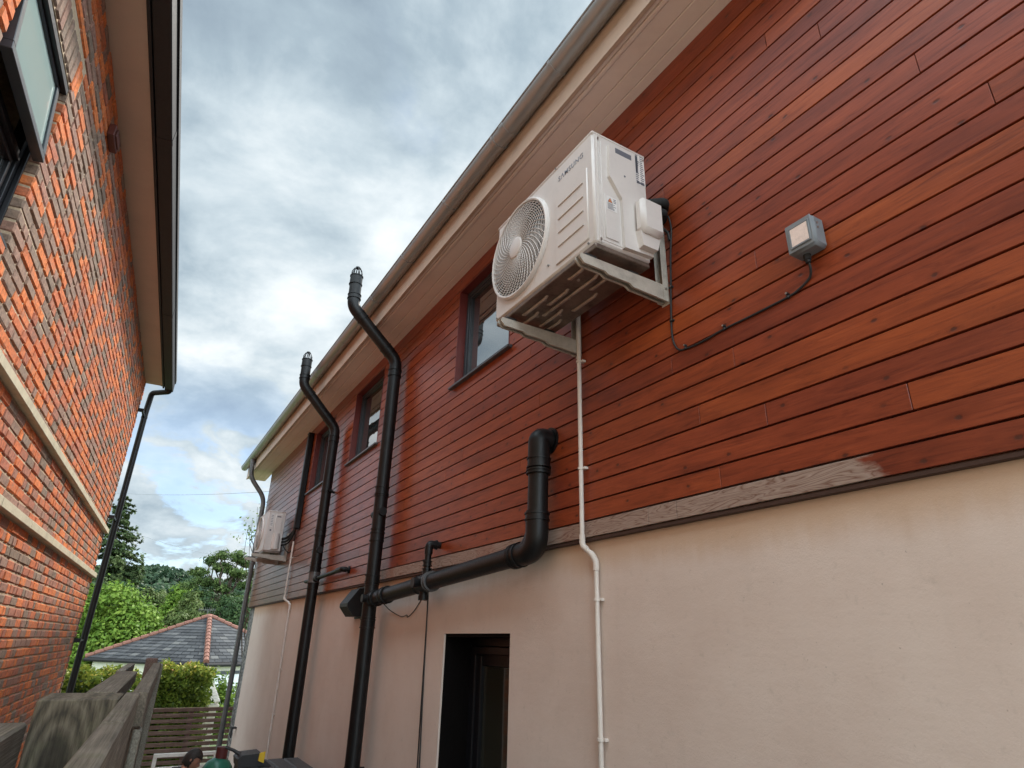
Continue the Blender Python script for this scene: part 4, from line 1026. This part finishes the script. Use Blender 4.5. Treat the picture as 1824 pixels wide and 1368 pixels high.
s1 = stack('thick black soil pipe with cranked top, nearest of the two', 5.33, 1.775, 2.53, 1.285, 2.985, 3.325, 'black soil pipes on the clad wall')
for z in ((1.21, 1.28), (.80, .88), (.46, .52), (.10, .17)): collar(s1, (1.775, 5.33, z[0]), (1.775, 5.33, z[1]), .0605)
boss(s1, 1.775, 5.33, 1.05, 1); boss(s1, 1.775, 5.33, 1.05, -1, .030, .035)
collar(s1, (1.775, 5.33, .90), (1.775, 5.33, 1.20), .0585, 'branch_fitting'); collar(s1, (1.775, 5.33, .18), (1.775, 5.33, .45), .0585, 'branch_fitting')
clip(s1, 1.775, 5.33, -.9)
s2 = stack('black soil pipe with cranked top standing farther along the wall', 7.36, 1.775, 2.40, 1.315, 2.875, 3.215, 'black soil pipes on the clad wall')
for z in ((1.10, 1.17), (.70, .76), (.52, .58)): collar(s2, (1.775, 7.36, z[0]), (1.775, 7.36, z[1]), .0605)
collar(s2, (1.775, 7.36, .80), (1.775, 7.36, 1.10), .0585, 'branch_fitting'); boss(s2, 1.775, 7.36, .94, 1); boss(s2, 1.775, 7.36, .94, -1, .03, .035)
clip(s2, 1.775, 7.36, 1.62); collar(s2, (1.775, 7.36, .585), (1.775, 7.36, .70), .062, 'grey_collar', M['galv'])
# small waste pipe into the second stack
wp = thing('waste_pipe', 'thin black waste pipe leading into the farther soil pipe', 'waste pipe', (1.8, 6.4, .6))
mb = MB(); mb.tube(arc_path([(W + .005, 6.36, .655), (1.80, 6.36, .655), (1.795, 6.42, .652), (1.775, 7.5, .62), (1.775, 7.72, .622)], .03, 6), .021, 16); mb.build('pipe', BP, wp, 50)
mb = MB(); mb.tube(arc_path([(W - .03, 6.36, .655), (1.80, 6.36, .655), (1.795, 6.52, .653)], .03, 6), .0265, 16); mb.build('elbow', BP, wp, 50)
mb = MB(); mb.tube([(W - .012, 6.36, .655), (W + .002, 6.36, .655)], .036, 20); mb.build('wall_collar', BP, wp)
mb = MB(); mb.tube([(1.775, 7.44, .62), (1.775, 7.52, .62)], .030, 16); mb.tube([(1.776, 7.20, .624), (1.776, 7.29, .622)], .030, 16); mb.build('coupling', BP, wp)
# large horizontal drain
dn_ = thing('drain_pipe', 'fat black drain pipe elbowing down from the boards and running to the nearer soil pipe', 'drain pipe', (1.77, 2.8, .4))
xh = 1.775
mb = MB(); pth = arc_path([(W + .005, 2.735, 1.065), (1.80, 2.755, 1.06), (1.795, 2.765, .95)], .06, 9)
mb.tube(arc_path([(W + .005, 2.77, 1.065), (1.79, 2.77, 1.065), (1.785, 2.775, .46), (xh, 5.28, .325)], .17, 12), .055, 30); mb.build('pipe', BP, dn_, 50)
d0 = Vector((xh, 5.28, .325)); e0 = Vector((1.785, 2.775, .46)); dv = (d0 - e0).normalized()
mb = MB(); mb.tube(arc_path([(W - .02, 2.77, 1.065), (1.79, 2.77, 1.065), (1.79, 2.77, .93)], .085, 12), .0612, 30); mb.build('elbow', BP, dn_, 50)
mb = MB(); mb.tube(arc_path([Vector((1.785, 2.775, .66)), e0, e0 + dv * .20], .17, 16), .0612, 30); mb.build('elbow', BP, dn_, 50)
mb = MB(); mb.tube([(W - .012, 2.77, 1.065), (W + .002, 2.77, 1.065)], .075, 28); mb.build('wall_collar', BP, dn_)
collar(dn_, (1.79, 2.77, .95), (1.79, 2.77, .895), .063); collar(dn_, (1.788, 2.77, .885), (1.788, 2.77, .86), .063); collar(dn_, (1.785, 2.775, .65), (1.785, 2.775, .61), .063)
collar(dn_, e0 + dv * .15, e0 + dv * .20, .063); collar(dn_, e0 + dv * .205, e0 + dv * .225, .063)
TEE = e0 + dv * 1.42
collar(dn_, TEE - dv * .07, TEE + dv * .10, .0615, 'branch_fitting'); collar(dn_, TEE - dv * .12, TEE - dv * .075, .0635, 'grey_collar', M['galv'])
mb = MB(); mb.tube([TEE, TEE + Vector((-.085, 0, .0))], .030, 18, cap=True); mb.tube([TEE + Vector((-.07, 0, 0)), TEE + Vector((-.098, 0, 0))], .036, 18); mb.tube([TEE + Vector((0, .02, 0)), TEE + Vector((0, .02, -.105))], .031, 18); mb.tube([TEE + Vector((0, .02, -.08)), TEE + Vector((0, .02, -.112))], .036, 18); mb.build('branch_boss', BP, dn_)
collar(dn_, d0 - dv * .36, d0 - dv * .28, .0625); collar(dn_, d0 - dv * .13, d0 - dv * .05, .0625)
mb = MB(); mb.tube([d0 - dv * .03 + Vector((-.01, 0, 0)), d0 - dv * .03 + Vector((-.10, 0, 0))], .032, 18); mb.build('branch_boss', BP, dn_)
w2 = thing('waste_pipe', 'short black waste pipe dropping into the middle of the fat drain pipe', 'waste pipe', (1.79, 4.15, .5))
ty = TEE.y
mb = MB(); mb.tube(arc_path([(W + .005, ty, .650), (1.785, ty, .650), (1.782, ty, TEE.z + .03)], .035, 7), .0235, 18); mb.build('pipe', BP, w2, 50)
mb = MB(); mb.tube(arc_path([(W - .03, ty, .650), (1.785, ty, .650), (1.785, ty, .58)], .035, 7), .029, 18); mb.tube([(W - .034, ty, .65), (W - .026, ty, .65)], .035, 18); mb.build('elbow', BP, w2, 50)
collar(w2, (1.782, ty, TEE.z + .04), (1.782, ty, TEE.z + .10), .030); collar(w2, (1.782, ty, TEE.z + .115), (1.782, ty, TEE.z + .15), .029)
# black hooded vent on the render
vt = thing('wall_vent', 'black hooded vent box on the render behind the nearer soil pipe', 'vent', (1.8, 6.0, .3))
mb = MB(); mb.prism([(RX, .205), (RX, .455), (1.83, .445), (1.735, .315), (1.735, .285), (1.80, .205)], 1, 5.83, 6.07); mb.build('hood', BP, vt, 25)
mb = MB(); mb.box((RX - .008, 5.81, .19), (RX + .002, 6.09, .47), .003); mb.build('back_plate', BP, vt)
# narrow trunking beside the third window
tr = thing('pipe_trunking', 'short black trunking rising beside the farthest window to the soffit', 'trunking', (1.83, 9.0, 1.4))
mb = MB(); mb.box((1.79, 8.93, 1.40), (W + .001, 9.02, 2.77), .014); mb.build('duct', BP, tr); mb = MB(); mb.box((1.786, 8.926, 2.76), (W + .001, 9.024, 2.79), .008); mb.build('end_cap', BP, tr)
# white condensate pipes
def cond(label, y0, z0, yj, z1, y2, zj, clips, r=.0115):
    t = thing('overflow_pipe', label, 'overflow pipe', (1.845, y0, GZ), 'thin white overflow pipes')
    x1 = 1.845; x2 = RX - .020
    pts = [(x1, y0, z0), (x1, y0, zj + .035), (x1 + .02, y0 - (y0 - y2) * .85, zj - .015), (x2, y2, zj - .045), (x2, y2, GZ)]
    mb = MB(); mb.tube(arc_path(pts, .008, 4), r, 14); mb.build('pipe', M['white_pvc'], t, 50)
    mb = MB(); mb.tube(arc_path([(x1, y0, zj + .085), (x1, y0, zj + .035), Vector((x1, y0, zj + .035)).lerp(Vector(pts[2]), .45)], .015, 5), r + .0035, 14); mb.build('bend', M['white_pvc'], t, 50)
    mb = MB(); mb.tube(arc_path([Vector(pts[2]).lerp(Vector((x1, y0, zj + .035)), .2), pts[2], pts[3], (x2, y2, zj - .085)], .012, 5), r + .0035, 14); mb.build('bend', M['white_pvc'], t, 50)
    for z in clips:
        up = z > zj; x = x1 if up else x2; y = y0 if up else y2
        mb = MB(); mb.tube([(x, y, z - .006), (x, y, z + .006)], r + .005, 16); mb.box((x + .002, y - .030, z - .0065), (W if up else RX, y - .004, z + .0065), .002); mb.build('clip', M['white_pvc'], t)
    return t
cond('thin white overflow pipe running down below the large outdoor unit', 2.462, 1.72, 0, 0, 2.40, .42, (1.43, .835, .205, -.36, -1.1))
cond('thin white overflow pipe running down below the small far outdoor unit', 9.10, 1.25, 0, 0, 8.86, .46, (1.03, .35, -.35, -.85, -1.4))
# grey corner downpipe
gp_ = thing('corner_downpipe', 'grey metal rain downpipe with swan neck at the far house corner', 'downpipe', (1.78, 11.98, GZ))
mb = MB(); mb.tube(arc_path([(1.49, 12.0, 3.06), (1.49, 12.0, 2.72), (1.795, 12.0, 2.36), (1.795, 12.0, GZ)], .14, 10), .040, 20); mb.build('pipe', M['galv'], gp_, 50)
mb = MB(); mb.tube([(1.49, 12.0, 3.04), (1.49, 12.0, 2.95)], 1, 20, radii=[.05, .043]); mb.build('outlet', M['galv'], gp_)
for z in (1.2, -.4): collar(gp_, (1.80, 12.0, z), (1.80, 12.0, z + .05), .044, 'bracket', M['galv'])
hk = thing('wall_hook', 'small rusty bracket sticking out low on the white corner', 'hook', (1.86, 11.5, -1.3))
mb = MB(); mb.box((1.83, 11.3, -1.27), (RX + .001, 11.42, -1.25), .002); mb.box((1.825, 11.3, -1.39), (1.84, 11.33, -1.25), .002); mb.build('arm', M['frame_dark'], hk)

# ------------------------------------------------------------ square lamp and its cable
lm = thing('wall_lamp', 'small square grey lamp with pale lens mounted on the boards', 'lamp', (1.84, 1.09, 1.38))
mb = MB(); mb.box((1.800, 1.018, 1.322), (W + .002, 1.130, 1.450), .012); mb.box((1.796, 1.022, 1.326), (1.802, 1.126, 1.446), .003)
mb.build('body', M['lamp_body'], lm, 40)
mb = MB(); mb.box((1.792, 1.036, 1.346), (1.797, 1.106, 1.422), .002); mb.build('lens', M['lamp_face'], lm)
mb = MB(); ring(mb, 1.030, 1.112, 1.340, 1.428, .007, 1.791, 1.7965, TY, .001); mb.build('bezel', M['lamp_body'], lm)
mb = MB(); mb.tube([(1.825, 1.03, 1.415), (1.825, 1.0165, 1.415)], .005, 10); mb.tube([(1.825, 1.03, 1.395), (1.825, 1.0165, 1.395)], .005, 10); mb.build('screw', M['steel'], lm)
mb = MB(); mb.tube([(1.84, 1.085, 1.325), (1.84, 1.085, 1.30)], .013, 6); mb.tube([(1.84, 1.085, 1.305), (1.84, 1.085, 1.288)], .0095, 12); mb.build('cable_gland', M['rubber'], lm)
cb = thing('lamp_cable', 'black clipped cable looping from the large outdoor unit to the square lamp', 'cable', (1.86, 1.5, 1.3))
xc = W - .006
mb = MB()
cpts = [(1.84, 1.085, 1.30), (1.85, 1.087, 1.27), (xc, 1.105, 1.245), (xc, 1.15, 1.222), (xc, 1.20, 1.212), (xc, 1.35, 1.210), (xc, 1.505, 1.212), (xc, 1.60, 1.205), (xc, 1.70, 1.208), (xc, 1.755, 1.222), (xc, 1.782, 1.27), (xc, 1.788, 1.34), (xc, 1.776, 1.50), (xc, 1.768, 1.58), (xc, 1.755, 1.72), (xc, 1.737, 1.86), (xc - .01, 1.74, 1.93)]
# Catmull-Rom smoothing
def smooth(pts, n=6):
    P = [Vector(p) for p in pts]; out = []
    for i in range(len(P) - 1):
        p0 = P[max(i - 1, 0)]; p1 = P[i]; p2 = P[i + 1]; p3 = P[min(i + 2, len(P) - 1)]
        for k in range(n):
            s = k / n; out.append(0.5 * ((2 * p1) + (p2 - p0) * s + (2 * p0 - 5 * p1 + 4 * p2 - p3) * s * s + (3 * p1 - p0 - 3 * p2 + p3) * s ** 3))
    return out + [P[-1]]
mb.tube(smooth(cpts), .0045, 10); mb.build('cable', M['rubber'], cb, 60)
for (y, z, dy_, dz_) in ((1.20, 1.212, 0, .013), (1.50, 1.212, 0, .013), (1.715, 1.212, 0, .013), (1.786, 1.38, -.011, 0), (1.775, 1.55, -.011, 0)):
    mb = MB(); mb.tube([(xc - .009, y + dy_, z + dz_), (W, y + dy_, z + dz_)], .0055, 10); mb.box((xc - .0065, min(y - .006, y + dy_), min(z - .006, z + dz_ * .3)), (W, max(y + .006, y + dy_ * .3), z + .006), .002)
    o = mb.build('cable_clip', M['rubber'], cb); sub_ = MB(); sub_.tube([(xc - .0105, y + dy_, z + dz_), (xc - .0088, y + dy_, z + dz_)], .0042, 10); sub(sub_, 'nail', M['steel'], o)

# cables near the drain
wb = thing('hanging_cable', 'pair of thin black cables hanging straight down beside the door', 'cable', (1.89, 4.3, .3))
mb = MB()
for q, dy_ in enumerate((0, .035)):
    mb.tube(smooth([(RX - .005, 4.40 + dy_ * .3, .36), (RX - .006, 4.385, .20), (RX - .006, 4.37 + dy_ * .2, -.1), (RX - .007, 4.345 + dy_ * .6, -.45), (RX - .006, 4.325 + dy_, -.8), (RX - .006, 4.33 + dy_ * .8, -1.4), (RX - .006, 4.33, GZ)]), .0045, 8)
mb.build('cable', M['rubber'], wb, 60)
wd_ = thing('sagging_wire', 'thin black wire sagging under the fat drain pipe', 'wire', (1.89, 4.9, .3))
mb = MB(); mb.tube(smooth([(1.83, 5.18, .30), (1.88, 5.16, .25), (RX - .004, 5.05, .215), (RX - .004, 4.88, .185), (RX - .004, 4.78, .195), (RX - .004, 4.75, .18), (RX - .004, 4.62, .23), (RX - .004, 4.47, .33)]), .0032, 8)
mb.build('wire', M['rubber'], wd_, 60)

# overhead wires
for lab, a, b, sag in (('overhead wire crossing the sky to the far corner of the clad house', (-1.2, 30, 5.35), (3.6, 17, 3.75), .12), ('lower overhead wire slanting down towards the cedar', (-3.0, 50, 7.2), (5.6, 60, 6.5), .25)):
    t = thing('overhead_wire', lab, 'wire', a, 'overhead wires'); a = Vector(a); b = Vector(b)
    mb = MB(); mb.tube([a.lerp(b, k / 20) - Vector((0, 0, sag * 4 * (k / 20) * (1 - k / 20))) for k in range(21)], .007 if lab[0] == 'o' else .012, 6); mb.build('wire', M['wire'], t)

# ------------------------------------------------------------ outdoor units
AC = M['ac_white']
def ac_unit(label, x0, x1, y0, y1, z0, z1, big=True):
    """front face at x0 (towards the passage), side with the valves at y0"""
    t = thing('outdoor_unit', label, 'air conditioner', ((x0 + x1) / 2, (y0 + y1) / 2, z0), 'outdoor air conditioning units')
    Wd, H, D = y1 - y0, z1 - z0, x1 - x0
    mb = MB(); mb.box((x0, y0, z0 + .012), (x1, y1, z1), .010)
    mb.box((x0 - .004, y0 - .004, z1 - .012), (x1 + .002, y1 + .004, z1 + .006), .006)       # lid
    mb.build('casing', AC, t, 40)
    mb = MB(); mb.box((x0 + .006, y0 + .006, z0 - .014), (x1 - .006, y1 - .006, z0 + .0115), .004); bp = mb.build('base_pan', M['ac_base'], t, 40)
    ribs = MB()
    if big:
        for (rx, ra, rb_) in ((.06, .18, .32), (.06, .52, .78), (.11, .40, .60), (.15, .20, .72), (.20, .60, .84), (.20, .15, .34), (.25, .35, .58), (.255, .70, .86), (.11, .70, .86)):
            yy0 = y0 + ra * Wd; yy1 = y0 + rb_ * Wd; ribs.tube([(x0 + rx, yy0, z0 - .008), (x0 + rx, yy0 + .02, z0 - .020), (x0 + rx, yy1 - .02, z0 - .020), (x0 + rx, yy1, z0 - .008)], .009, 10)
        for k in range(8): ribs.tube([(x0 + .04 + .03 * k, y0 + .10 + .08 * ((k * 5) % 8), z0 - .013), (x0 + .04 + .03 * k, y0 + .10 + .08 * ((k * 5) % 8), z0 - .020)], .008, 8)
        sub(ribs, 'pressed_rib', M['ac_rib'], bp)
    # fan grille
    cy = y0 + Wd * (0.715 if big else .68); cz = z0 + H * .54; rG = min(.272 if big else .23, H * .43)
    mb = MB(); seg = 64
    prof = [(rG + .012, -.0005), (rG + .010, -.016), (rG + .002, -.022), (rG - .006, -.020), (rG - .008, -.004)]
    vs = [(x0 + px_, cy + rr * math.cos(2 * math.pi * k / seg), cz + rr * math.sin(2 * math.pi * k / seg)) for rr, px_ in prof for k in range(seg)]
    mb.add(vs, [(i * seg + k, i * seg + (k + 1) % seg, (i + 1) * seg + (k + 1) % seg, (i + 1) * seg + k) for i in range(len(prof) - 1) for k in range(seg)])
    gr = mb.build('fan_grille', AC, t, 40)
    mb = MB(); nr_ = 17 if big else 9; hubr = rG * .205
    def bulge(rr): return -.012 - .016 * (1 - (rr / rG) ** 2)
    for i in range(nr_):
        rr = hubr + (rG - .008 - hubr) * (i + .5) / nr_
        pts = [(x0 + bulge(rr), cy + rr * math.cos(2 * math.pi * k / 48), cz + rr * math.sin(2 * math.pi * k / 48)) for k in range(49)]
        mb.tube(pts, .00155, 5, cap=False)
    ns = 44 if big else 20
    for k in range(ns):
        a0 = 2 * math.pi * k / ns; pts = []
        for i in range(9):
            f = i / 8; rr = hubr * .9 + (rG - .004 - hubr * .9) * f; a = a0 + 0.95 * f ** 0.8
            pts.append((x0 + bulge(rr) - .001, cy + rr * math.cos(a), cz + rr * math.sin(a)))
        mb.tube(pts, .0019, 5, cap=False)
    sub(mb, 'wire_ring', AC, gr)
    mb = MB(); mb.tube([(x0 - .024, cy, cz), (x0 - .034, cy, cz), (x0 - .037, cy, cz)], 1, 32, radii=[hubr + .004, hubr + .002, hubr - .006]); sub(mb, 'hub_cap', AC, gr)
    # fan opening, ring and blades behind the wires
    mb = MB(); mb.tube([(x0 - .0045, cy, cz), (x0 - .0015, cy, cz)], rG - .004, 48); mb.build('fan_opening', M['ac_dark'], t)
    mb = MB()
    for k in range(3):
        a = 2 * math.pi * k / 3 + .4; vs = []
        for i in range(7):
            for j in range(2):
                rr = hubr + (rG * .92 - hubr) * i / 6; aa = a + (.25 + .35 * i / 6) + (0 if j == 0 else 1.25)
                vs.append((x0 - .0052 - (.004 if j else 0), cy + rr * math.cos(aa), cz + rr * math.sin(aa)))
        n0 = len(vs); vs += [(q[0] - .0015, q[1], q[2]) for q in vs]
        fs = [(2 * i, 2 * i + 1, 2 * i + 3, 2 * i + 2) for i in range(6)] + [(n0 + 2 * i, n0 + 2 * i + 2, n0 + 2 * i + 3, n0 + 2 * i + 1) for i in range(6)]
        mb.add(vs, fs)
    mb.build('fan_blade', M['ac_blade'], t, 40)
    return t, (Wd, H, D, cy, cz, rG)

X0, X1, Y0, Y1, Z0, Z1 = 1.415, 1.738, 1.755, 2.645, 1.615, 2.248
ac, (Wd, H, D, cy, cz, rG) = ac_unit('large white outdoor unit with round fan grille on brackets high on the cladding', X0, X1, Y0, Y1, Z0, Z1)
# pressed panel with louvre lines on the front
mb = MB(); mb.box((X0 - .007, 1.795, 1.660), (X0 + .002, 2.050, 2.060), .006); fp = mb.build('front_panel', AC, ac, 40)
mb = MB()
for k in range(4): z = 1.984 - k * .079; mb.box((X0 - .0125, 1.822, z), (X0 - .0065, 2.026, z + .006), .0025)
sub(mb, 'louvre_line', M['ac_white'], fp)
mb = text_mesh('SΛMSUNG', .0415, lambda x, y, d: (X0 - .0012 - d, 2.033 - x, 2.148 + y), .0008, 1.14, .0002); mb.build('maker_name', M['ink_grey'], ac, 0)
def SY(x, v, z): return (x, Y0 - v, z)      # v = out of the side face
mb = MB(); mb.box((X0 + .045, -.002, Z0 + .03), (X1 - .006, .003, Z1 - .035), .002, tf=SY)
mb.box((X0 + .022, -.002, Z0 + .012), (X0 + .026, .004, Z1 - .008), .001, tf=SY); mb.box((X0 + .034, -.002, Z0 + .012), (X0 + .037, .003, Z1 - .008), .001, tf=SY); mb.build('side_panel', AC, ac, 40)
mb = MB(); mb.prism([(X0 + .085, 2.196), (X0 + .235, 2.214), (X0 + .236, 2.03), (X0 + .28, 1.93), (X0 + .315, 1.90), (X0 + .318, 1.645), (X0 + .150, 1.637), (X0 + .148, 1.90), (X0 + .078, 2.005)][::-1], 1, -.001, .022, tf=SY)
sc = mb.build('service_cover', AC, ac, 25)
mb = MB(); mb.box((X0 + .118, .020, 2.158), (X0 + .218, .0226, 2.190), .001, tf=SY); sub(mb, 'hand_grip', M['ink'], sc)
mb = MB(); mb.tube([SY(X0 + .169, .0215, 2.040), SY(X0 + .169, .0235, 2.040)], .0055, 12); sub(mb, 'screw_hole', M['ink'], sc)
mb = MB(); mb.box((X0 + .210, .020, 1.725), (X0 + .345, .085, 1.915), .02, tf=SY); mb.prism([(X0 + .215, 1.745), (X0 + .34, 1.745), (X0 + .315, 1.66), (X0 + .23, 1.66)], 1, .020, .055, tf=SY); mb.build('valve_cover', AC, ac, 40)
mb = MB(); mb.box((X0 + .056, .003, 1.662), (X0 + .132, .0075, 1.905), .003, tf=SY); mb.build('access_plate', AC, ac, 40)
# stickers
def sticker(name, x0, x1, z0, z1, v, kind):
    mb = MB(); mb.box((x0, v, z0), (x1, v + .0006, z1), tf=SY); st_ = mb.build(name, M['sticker'], ac, 0)
    mb = MB(); w_ = x1 - x0; h_ = z1 - z0; rr = random.Random(9 if kind else 8)
    if kind == 0:
        n = 15
        for i in range(n):
            z = z1 - h_ * (i + .7) / n
            for c in range(2): 
                a = x0 + w_ * (.06 + .47 * c); mb.box((a, v + .0007, z), (a + w_ * rr.uniform(.22, .40), v + .0010, z + h_ * .030), tf=SY)
        mb.box((x0 + w_ * .05, v + .0007, z1 - h_ * .62), (x0 + w_ * .30, v + .0010, z1 - h_ * .06), tf=SY)
        mb.box((x0 + w_ * .1, v + .0007, z0 + h_ * .03), (x0 + w_ * .9, v + .0010, z0 + h_ * .09), tf=SY)
    else:
        for i in range(6): mb.box((x0 + w_ * .08, v + .0007, z0 + h_ * (.08 + i * .075)), (x0 + w_ * rr.uniform(.6, .92), v + .001, z0 + h_ * (.115 + i * .075)), tf=SY)
        for i in range(3): mb.box((x0 + w_ * .66, v + .0007, z0 + h_ * (.62 + i * .11)), (x0 + w_ * .92, v + .001, z0 + h_ * (.67 + i * .11)), tf=SY)
    sub(mb, 'print', M['ink'], st_, 0)
    if kind:
        c = (x0 + w_ * .34, z0 + h_ * .56); s = w_ * .25
        mb = MB(); mb.prism([(c[0] - s, c[1]), (c[0] + s, c[1]), (c[0], c[1] + s * 1.75)], 1, v + .0007, v + .0012, tf=SY); sub(mb, 'warning_triangle', M['ink'], st_, 0)
        mb = MB(); mb.prism([(c[0] - s * .72, c[1] + s * .14), (c[0] + s * .72, c[1] + s * .14), (c[0], c[1] + s * 1.45)], 1, v + .0012, v + .0016, tf=SY); sub(mb, 'warning_triangle', M['warn'], st_, 0)
        mb = MB(); mb.box((c[0] - s * .07, v + .0016, c[1] + s * .5), (c[0] + s * .07, v + .0019, c[1] + s * 1.05), tf=SY); mb.box((c[0] - s * .07, v + .0016, c[1] + s * .25), (c[0] + s * .07, v + .0019, c[1] + s * .38), tf=SY); sub(mb, 'print', M['ink'], st_, 0)
sticker('rating_label', X0 + .256, X0 + .316, 2.055, 2.238, .0032, 0)
sticker('warning_label', X0 + .065, X0 + .125, 1.818, 1.896, .0077, 1)
for (x, z) in ((X0 + .030, Z1 - .03), (X1 - .014, Z1 - .03), (X0 + .030, Z0 + .03), (X0 + .30, Z0 + .20)):
    mb = MB(); mb.tube([SY(x, .0, z), SY(x, .006, z)], .006, 12); mb.build('screw', M['steel'], ac)
for (y, z) in ((1.80, 1.637), (2.05, 2.245), (2.40, 2.245), (2.62, 1.64), (2.118, 1.70)):
    mb = MB(); mb.tube([(X0 - .001, y, z), (X0 - .006, y, z)], .0055, 12); mb.build('screw', M['ac_blade'], ac)
# insulated pipes behind the unit
ip = thing('refrigerant_pipes', 'pair of black insulated pipes bending from the large outdoor unit into the boards', 'pipes', (1.8, 1.75, 1.95))
for (dz_, dy_, r) in ((0, 0, .024), (-.052, .012, .021)):
    mb = MB(); mb.tube(arc_path([(1.70, 1.80, 1.955 + dz_), (1.755, 1.745 + dy_, 1.965 + dz_), (1.81, 1.715 + dy_, 1.975 + dz_), (1.835, 1.74 + dy_, 1.985 + dz_), (W + .01, 1.80 + dy_, 1.99 + dz_)], .03, 6), r, 16); mb.build('insulated_pipe', M['foam'], ip, 60)
mb = MB(); mb.tube(smooth([(1.76, 1.755, 1.90), (1.80, 1.752, 1.86), (W - .02, 1.75, 1.84), (W - .01, 1.75, 1.80)]), .007, 8); mb.build('cable', M['rubber'], ip, 60)

def bracket(label, y, xf, zt, xw=W, up=.40, grp='brackets under the outdoor units', s=1.0):
    t = thing('wall_bracket', label, 'bracket', (xw, y, zt - .05), grp)
    # arm: pressed channel with a stepped, tapering lower edge
    prof = [(xf, zt), (xf - .006, zt - .020 * s), (xf + .018, zt - .042 * s), (xf + .13 * s, zt - .044 * s), (xf + .15 * s, zt - .056 * s), (xf + .27 * s, zt - .058 * s), (xf + .29 * s, zt - .072 * s), (xw - .004, zt - .080 * s), (xw - .004, zt)]
    mb = MB()
    mb.prism(prof, 1, y - .0015, y + .0015); mb.prism(prof, 1, y + .0355, y + .0385)
    mb.box((xf + .001, y + .0016, zt - .003), (xw - .004, y + .0354, zt - .0005))
    # folded lips along the lower edge
    for a, b in zip(prof[1:-2], prof[2:-1]):
        for ya, yb in ((y - .0015, y + .009), (y + .028, y + .0385)):
            mb.add([(a[0], ya, a[1]), (a[0], yb, a[1]), (b[0], yb, b[1]), (b[0], ya, b[1]), (a[0], ya, a[1] - .0025), (a[0], yb, a[1] - .0025), (b[0], yb, b[1] - .0025), (b[0], ya, b[1] - .0025)],
                   [(0, 1, 2, 3), (7, 6, 5, 4), (0, 4, 5, 1), (1, 5, 6, 2), (2, 6, 7, 3), (3, 7, 4, 0)])
    mb.build('arm', M['bracket'], t, 30)
    mb = MB(); mb.box((xw - .0038, y - .006, zt - .095 * s), (xw - .001, y + .044, zt + up), .001); mb.box((xw - .036, y - .0045, zt - .085 * s), (xw - .0039, y - .0020, zt + up - .005), .001); mb.box((xw - .036, y + .039, zt - .085 * s), (xw - .0039, y + .0415, zt + up - .005), .001)
    mb.build('upright', M['bracket'], t, 30)
    mb = MB()
    for z in (zt - .03, zt + up - .03): mb.tube([(xw - .004, y + .019, z), (xw - .012, y + .019, z)], .007, 6)
    mb.tube([(xw - .02, y - .005, zt - .02), (xw - .02, y - .009, zt - .02)], .006, 6); mb.build('bolt', M['steel'], t)
    for xx in (xf + .06, xf + .30 * s):
        mb = MB(); mb.box((xx - .03, y + .002, zt), (xx + .03, y + .036, zt + .016), .003); mb.build('rubber_foot', M['rubber'], t)
    return t
bracket('cream steel bracket nearest the square lamp, under the large outdoor unit', 1.795, 1.365, 1.568)
bracket('cream steel bracket beside the window, under the fan end of the large outdoor unit', 2.475, 1.365, 1.568)
ac2, _ = ac_unit('small white outdoor unit seen from its side at the far end of the cladding', 1.525, 1.765, 9.50, 10.22, 1.135, 1.705, False)
def SY2(x, v, z): return (x, 9.50 - v, z)
mb = MB(); mb.box((1.625, 0, 1.37), (1.725, .012, 1.66), .006, tf=SY2); mb.build('service_cover', AC, ac2, 40)
mb = MB(); mb.box((1.645, .0115, 1.62), (1.70, .0135, 1.637), .0005, tf=SY2); mb.build('hand_grip', M['ink'], ac2)
mb = MB(); mb.tube([SY2(1.675, .0, 1.17), SY2(1.675, .0, 1.39)], 1, 20, radii=[.055, .05]); 
mb.v = [(q[0], q[1] + 0.0, q[2]) for q in mb.v]; mb.build('valve_cover', AC, ac2, 50)
mb = MB(); mb.box((1.565, 0, 1.48), (1.600, .0008, 1.67), tf=SY2); st_ = mb.build('rating_label', M['sticker'], ac2, 0)
mb = MB()
for k in range(7): mb.box((1.568, .0009, 1.50 + k * .023), (1.596, .0013, 1.508 + k * .023), tf=SY2)
mb.box((1.57, .0009, 1.42), (1.592, .0013, 1.445), tf=SY2); sub(mb, 'print', M['ink'], st_, 0)
bracket('cream steel bracket under the near side of the small far outdoor unit', 9.53, 1.40, 1.10, up=.32, s=.9)
bracket('cream steel bracket under the far side of the small far outdoor unit', 10.10, 1.40, 1.10, up=.32, s=.9)
ip2 = thing('refrigerant_pipes', 'black insulated pipes and cables from the small far outdoor unit up to the trunking', 'pipes', (1.8, 9.2, 1.4))
mb = MB()
for k, (dz_, dx) in enumerate(((0, 0), (-.045, .02), (-.09, .035))): mb.tube(smooth([(1.765, 9.52, 1.33 + dz_), (1.80, 9.42, 1.33 + dz_), (1.82, 9.25, 1.36 + dz_), (1.835, 9.08, 1.42 + dz_ * .5), (1.84, 9.02, 1.50)]), .018 - .003 * k, 10)
mb.build('insulated_pipe', M['foam'], ip2, 60)
mb = MB(); mb.tube(smooth([(1.78, 9.50, 1.25), (1.80, 9.40, 1.18), (1.84, 9.30, 1.12), (1.85, 9.15, 1.15), (1.85, 9.10, 1.25), (1.845, 9.08, 1.38)]), .007, 8); mb.build('cable', M['rubber'], ip2, 60)
